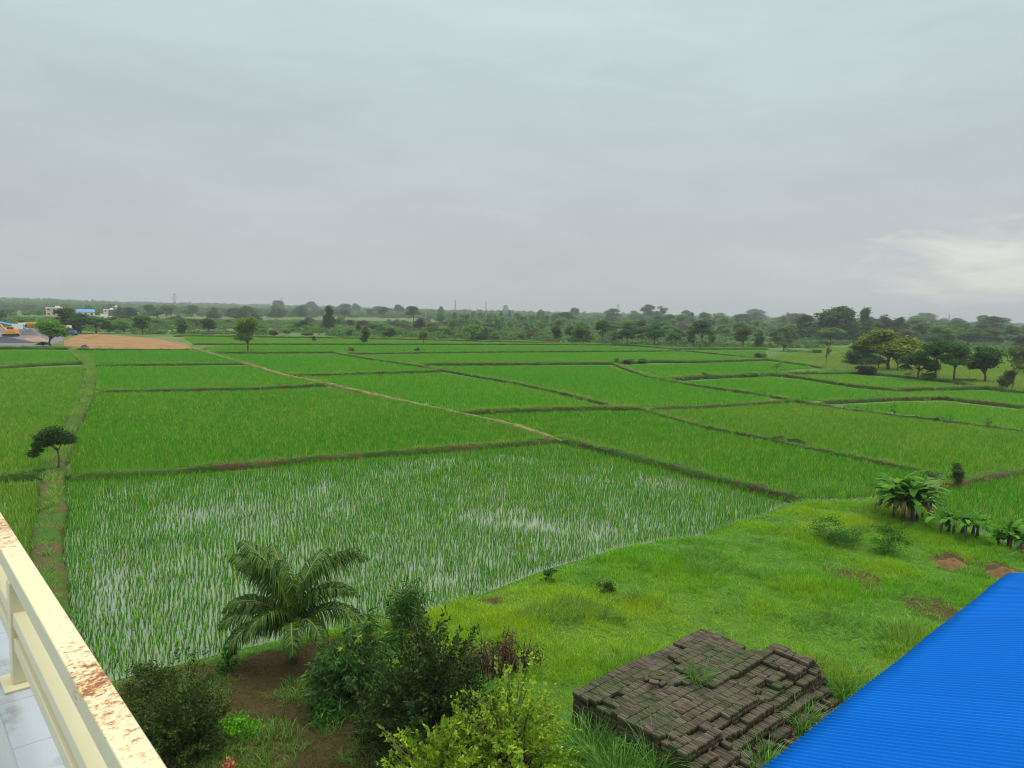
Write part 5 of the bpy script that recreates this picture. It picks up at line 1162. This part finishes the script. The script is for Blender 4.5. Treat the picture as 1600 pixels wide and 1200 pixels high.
for tt in (0.6, 2.83, 5.1, 7.4):
    for z0, z1 in ((ZC + 0.008, H - 1.16), (H - 1.115, H - 1.075), (H - 1.03, H - hT - 0.06)):
        pass
    lbox('post', M['cream'], tt - 0.03, tt + 0.03, 0.318, 0.324 + 0.065, ZC + 0.008, H - hT - 0.061, rl, 0.003)
    lbox('base_plate', M['cream'], tt - 0.07, tt + 0.07, 0.29, 0.42, ZC, ZC + 0.008, rl, 0.002)

# ------------------------------------------------------------------ works yard on the left, far buildings, pylons
M['orange'] = simple('orange_paint', (0.75, 0.30, 0.03), 0.5, 0.15, 2)
M['blue_paint'] = simple('blue_paint', (0.08, 0.30, 0.45), 0.5, 0.15, 2)
M['truck_blue'] = simple('truck_blue', (0.06, 0.16, 0.45), 0.5, 0.15, 2)
M['dark'] = simple('dark_rubber', (0.03, 0.03, 0.03), 0.8, 0.2, 3)
M['glass'] = simple('dark_glass', (0.05, 0.07, 0.08), 0.1, 0.1, 2)
M['offwhite'] = simple('off_white_wall', (0.66, 0.60, 0.52), 0.9, 0.12, 1)
M['pinkwall'] = simple('pale_pink_wall', (0.62, 0.48, 0.40), 0.9, 0.12, 1)
M['whitewall'] = simple('white_wall', (0.72, 0.72, 0.68), 0.9, 0.1, 1)
M['roofgrey'] = simple('grey_roof', (0.32, 0.30, 0.29), 0.9, 0.15, 1)
M['roofblue'] = simple('far_blue_roof', (0.05, 0.19, 0.42), 0.5, 0.1, 1)
M['tan'] = simple('tan_panel', (0.50, 0.38, 0.22), 0.8, 0.2, 1)
M['steel'] = simple('pylon_steel', (0.22, 0.23, 0.24), 0.6, 0.15, 1)
def part(name, mat, parent, *boxes):
    mb = MB()
    for bx in boxes: mb.box(*bx)
    return mb.build(name, mat, parent)
def arm(name, mat, parent, pts, r):
    mb = MB(); mb.tube(pts, r, 6); return mb.build(name, mat, parent)
q = P(17, 526); ex = empty('excavator', q, 0.2); tag(ex, 'orange excavator with dark tracks in the works yard at the left edge', 'excavator')
for s in (-1, 1): part('track', M['dark'], ex, ((0, s * 0.95, 0.4), (3.2, 0.5, 0.8)), ((0, s * 0.95, 0.4), (3.6, 0.44, 0.45)))
part('body', M['orange'], ex, ((0.2, 0, 1.35), (2.6, 2.1, 1.0)), ((1.0, 0, 1.95), (1.0, 1.9, 0.4)), ((1.2, 0, 1.4), (0.9, 2.2, 0.8)))
cb = part('cab', M['orange'], ex, ((-0.3, 0.5, 2.75), (1.5, 1.0, 0.12)), ((-0.3, 0.5, 1.95), (1.4, 0.95, 0.25)))
part('window', M['glass'], cb, ((-0.3, 0.5, 2.38), (1.36, 0.92, 0.6)))
arm('boom', M['orange'], ex, [(-0.9, -0.3, 1.7), (-2.4, -0.3, 3.4), (-3.8, -0.3, 3.1)], [0.22, 0.25, 0.18])
arm('stick', M['orange'], ex, [(-3.8, -0.3, 3.2), (-4.4, -0.3, 1.3)], [0.18, 0.13]); part('bucket', M['dark'], ex, ((-4.3, -0.3, 0.8), (0.8, 0.9, 0.8)), ((-4.0, -0.3, 1.15), (0.4, 0.7, 0.4)))
q = P(2, 518); cv = empty('conveyor', q, 0.0); tag(cv, 'blue sloping conveyor behind the excavator at the left edge', 'conveyor')
arm('belt_frame', M['blue_paint'], cv, [(-9, 0, 4.6), (5.5, 0, 1.8)], 0.42)
part('leg', M['blue_paint'], cv, ((-2.5, 0, 1.5), (0.3, 1.2, 3.0))); part('leg', M['blue_paint'], cv, ((3.5, 0, 0.9), (0.3, 1.2, 1.8)))
part('hopper', M['tan'], cv, ((-7, 0, 1.6), (3.5, 2.5, 3.0)), ((-7, 0, 3.2), (3.9, 2.9, 0.3)))
q = P(31, 520); sc_ = empty('screening_machine', q, 0.3); tag(sc_, 'pale blue stone screening machine right of the excavator', 'machine')
part('frame', M['blue_paint'], sc_, ((0, 0, 0.7), (4.2, 1.8, 0.4)), ((-1.5, 0, 0.3), (0.3, 1.6, 0.6)), ((1.5, 0, 0.3), (0.3, 1.6, 0.6))); part('screen_box', M['whitewall'], sc_, ((-0.4, 0, 2.0), (3.0, 1.8, 1.6)), ((0.6, 0, 2.9), (1.6, 1.5, 0.6)))
arm('chute', M['blue_paint'], sc_, [(0.5, -0.2, 2.0), (3.2, -0.4, 0.7)], 0.35)
q = P(52, 519); hp = empty('hopper', q, 0.1); tag(hp, 'orange feed hopper on legs left of the fresh green tree', 'hopper')
part('bin', M['orange'], hp, ((0, 0, 2.9), (4.8, 2.2, 0.7)), ((0, 0, 2.3), (3.2, 1.5, 0.6)))
for sx in (-1.3, 1.3):
    for sy in (-0.7, 0.7): part('leg', M['orange'], hp, ((sx, sy, 1.0), (0.25, 0.25, 2.0)))
q = P(108, 524); tr = empty('tractor', q, 0.05); tag(tr, 'blue tractor with a pale canopy right of the fresh green tree', 'tractor')
part('bonnet', M['truck_blue'], tr, ((1.2, 0, 1.1), (1.8, 0.9, 0.9)), ((1.2, 0, 1.6), (1.5, 0.7, 0.15))); part('cabin', M['dark'], tr, ((-0.4, 0, 1.5), (1.3, 1.2, 1.5))); part('canopy', M['offwhite'], tr, ((-0.5, 0, 2.7), (2.0, 1.5, 0.7)))
for x_, r_ in ((-0.7, 0.8), (1.6, 0.5)):
    for s in (-1, 1): arm('wheel', M['dark'], tr, [(x_, s * 0.75, r_), (x_, s * 1.1, r_)], r_)
# heaps in the yard
def yheap(x, y, wpx, hpx, mat, label):
    p = P(x, y); k = mpp(p); r = wpx * k / 2; h = hpx * k; n = 22; V = []; F = []
    for i in range(n):
        for j in range(n):
            a, c_ = (i / (n - 1) - 0.5) * 2.1, (j / (n - 1) - 0.5) * 2.1; d = math.hypot(a, c_)
            V.append((a * r, c_ * r * 0.6, h * max(0, 1 - d ** 1.3) * (1 + 0.5 * float(fbm(a * 3 + x, c_ * 3, 1.0))) - 0.05))
    for i in range(n - 1):
        for j in range(n - 1): F.append((i * n + j, (i + 1) * n + j, (i + 1) * n + j + 1, i * n + j + 1))
    o = obj('gravel_heap', mesh_np('gravel_heap', V, F, smooth=True), mat); o.location = p; tag(o, label, 'heap')
yheap(10, 535, 95, 8, M['dark_gravel'], 'long dark gravel heap in front of the excavator')
yheap(48, 524, 34, 12, M['gravel'], 'grey gravel heap in front of the orange hopper')
yheap(54, 533, 50, 7, simple('red_gravel', (0.27, 0.16, 0.11), 0.95, 0.3, 1), 'reddish gravel heap left of the fresh green tree')
yheap(160, 530, 70, 7, M['soil'], 'low orange soil heap at the back of the bare soil')
yheap(132, 543, 16, 5, M['dark_gravel'], 'small dark heap at the front corner of the orange soil')
# far buildings
def house(x, y, wpx, hpx, mat, roofm, label, dep=8.0, pitched=False, storeys=1, nwin=3):
    p = P(x, y); k = mpp(p); w_, h_ = wpx * k, hpx * k; r = empty('house', p, -math.atan2(p[0], p[1])); tag(r, label, 'house')
    part('wall', mat, r, ((0, 0, h_ / 2), (w_, dep, h_)))
    if pitched:
        mb = MB(); mb.add([(-w_ * .54, -dep * .55, h_), (w_ * .54, -dep * .55, h_), (w_ * .54, dep * .55, h_), (-w_ * .54, dep * .55, h_), (-w_ * .5, 0, h_ * 1.45), (w_ * .5, 0, h_ * 1.45)], [(0, 1, 5, 4), (2, 3, 4, 5), (0, 4, 3), (1, 2, 5), (3, 2, 1, 0)]); mb.build('roof', roofm, r)
    else: part('roof', roofm, r, ((0, 0, h_ + 0.12), (w_ * 1.05, dep * 1.05, 0.24)), ((w_ * 0.2, 0, h_ + 0.8), (w_ * 0.3, dep * 0.4, 1.1)))
    for s in range(storeys):
        for i in range(nwin):
            part('window', M['glass'], r, (((i + 0.5) / nwin * w_ - w_ / 2, -dep / 2 - 0.02, h_ * (s + 0.55) / storeys), (w_ / nwin * 0.4, 0.08, h_ / storeys * 0.4)))
house(85, 494, 22, 13, M['pinkwall'], M['offwhite'], 'pale pink two storey house on the far left', 10, storeys=2)
house(134, 495, 24, 8, M['whitewall'], M['roofblue'], 'white far house with a blue roof', 10, True)
house(171, 494, 16, 10, M['offwhite'], M['whitewall'], 'cream far house right of the blue roofed one', 8, storeys=2)
house(180, 488, 8, 9, M['whitewall'], M['whitewall'], 'narrow white tower house between cream house and long block', 6, storeys=2, nwin=1)
house(208, 486, 30, 6, M['offwhite'], M['roofgrey'], 'long low cream block behind the dark left tree belt', 12, nwin=6)
house(155, 497, 34, 3, M['whitewall'], M['offwhite'], 'long white boundary block below the far houses', 3, nwin=4)
# pylons
def pylon(x, ybase, ytop, label, thin=False):
    p = P(x, ybase); k = mpp(p); h = (ybase - ytop) * k; r = empty('pylon', p, 0.4); tag(r, label, 'pylon'); b0 = h * (0.11 if not thin else 0.03); b1 = h * 0.02; th = max(0.16, k * 0.28) if not thin else k * 0.22
    mb = MB(); nl = 7; lv = [h * (i / nl) for i in range(nl + 1)]; wd = lambda z: b0 + (b1 - b0) * min(1, (z / (h * 0.75)) if z < h * .75 else 1)
    cs = [(-1, -1), (1, -1), (1, 1), (-1, 1)]
    for sx, sy in cs:
        for i in range(nl): mb.bar((sx * wd(lv[i]), sy * wd(lv[i]), lv[i]), (sx * wd(lv[i + 1]), sy * wd(lv[i + 1]), lv[i + 1]), th)
    for i in range(nl):
        for q_ in range(4):
            a, c_ = cs[q_], cs[(q_ + 1) % 4]
            mb.bar((a[0] * wd(lv[i]), a[1] * wd(lv[i]), lv[i]), (c_[0] * wd(lv[i + 1]), c_[1] * wd(lv[i + 1]), lv[i + 1]), th * 0.6); mb.bar((c_[0] * wd(lv[i]), c_[1] * wd(lv[i]), lv[i]), (a[0] * wd(lv[i + 1]), a[1] * wd(lv[i + 1]), lv[i + 1]), th * 0.6)
    mb.build('lattice', M['steel'], r)
    if not thin:
        for z_, l_ in ((0.68, 0.16), (0.80, 0.14), (0.92, 0.10)):
            mb = MB(); mb.bar((-l_ * h, 0, z_ * h), (l_ * h, 0, z_ * h), th); mb.bar((-l_ * h, 0, z_ * h), (0, 0, z_ * h + 0.05 * h), th * 0.7); mb.bar((l_ * h, 0, z_ * h), (0, 0, z_ * h + 0.05 * h), th * 0.7); mb.build('crossarm', M['steel'], r)
pylon(273, 486, 458, 'nearest lattice pylon on the left horizon')
pylon(440, 484, 465, 'lattice pylon on the horizon right of the first one')
pylon(711, 495, 469, 'slim mast left of centre on the horizon', True)
pylon(759, 493, 470, 'slim mast just left of the dark round horizon tree', True)
pylon(965, 496, 475, 'lattice pylon on the horizon right of centre')
pylon(1482, 511, 491, 'faint lattice pylon on the right horizon')

# ------------------------------------------------------------------ haze
mb = MB(); mb.box((0, 2300, 29), (9400, 4900, 60)); hz_o = mb.build('haze', None)
hm = bpy.data.materials.new('haze'); hm.use_nodes = True; t = hm.node_tree; t.nodes.clear(); o_ = t.nodes.new('ShaderNodeOutputMaterial'); pv = t.nodes.new('ShaderNodeVolumePrincipled')
pv.inputs['Color'].default_value = (0.60, 0.64, 0.66, 1); pv.inputs['Density'].default_value = 0.00034; pv.inputs['Anisotropy'].default_value = 0.0
t.links.new(pv.outputs[0], o_.inputs['Volume']); hz_o.data.materials.append(hm); tag(hz_o, kind='stuff', label='pale rainy haze over the whole plain', cat='haze')
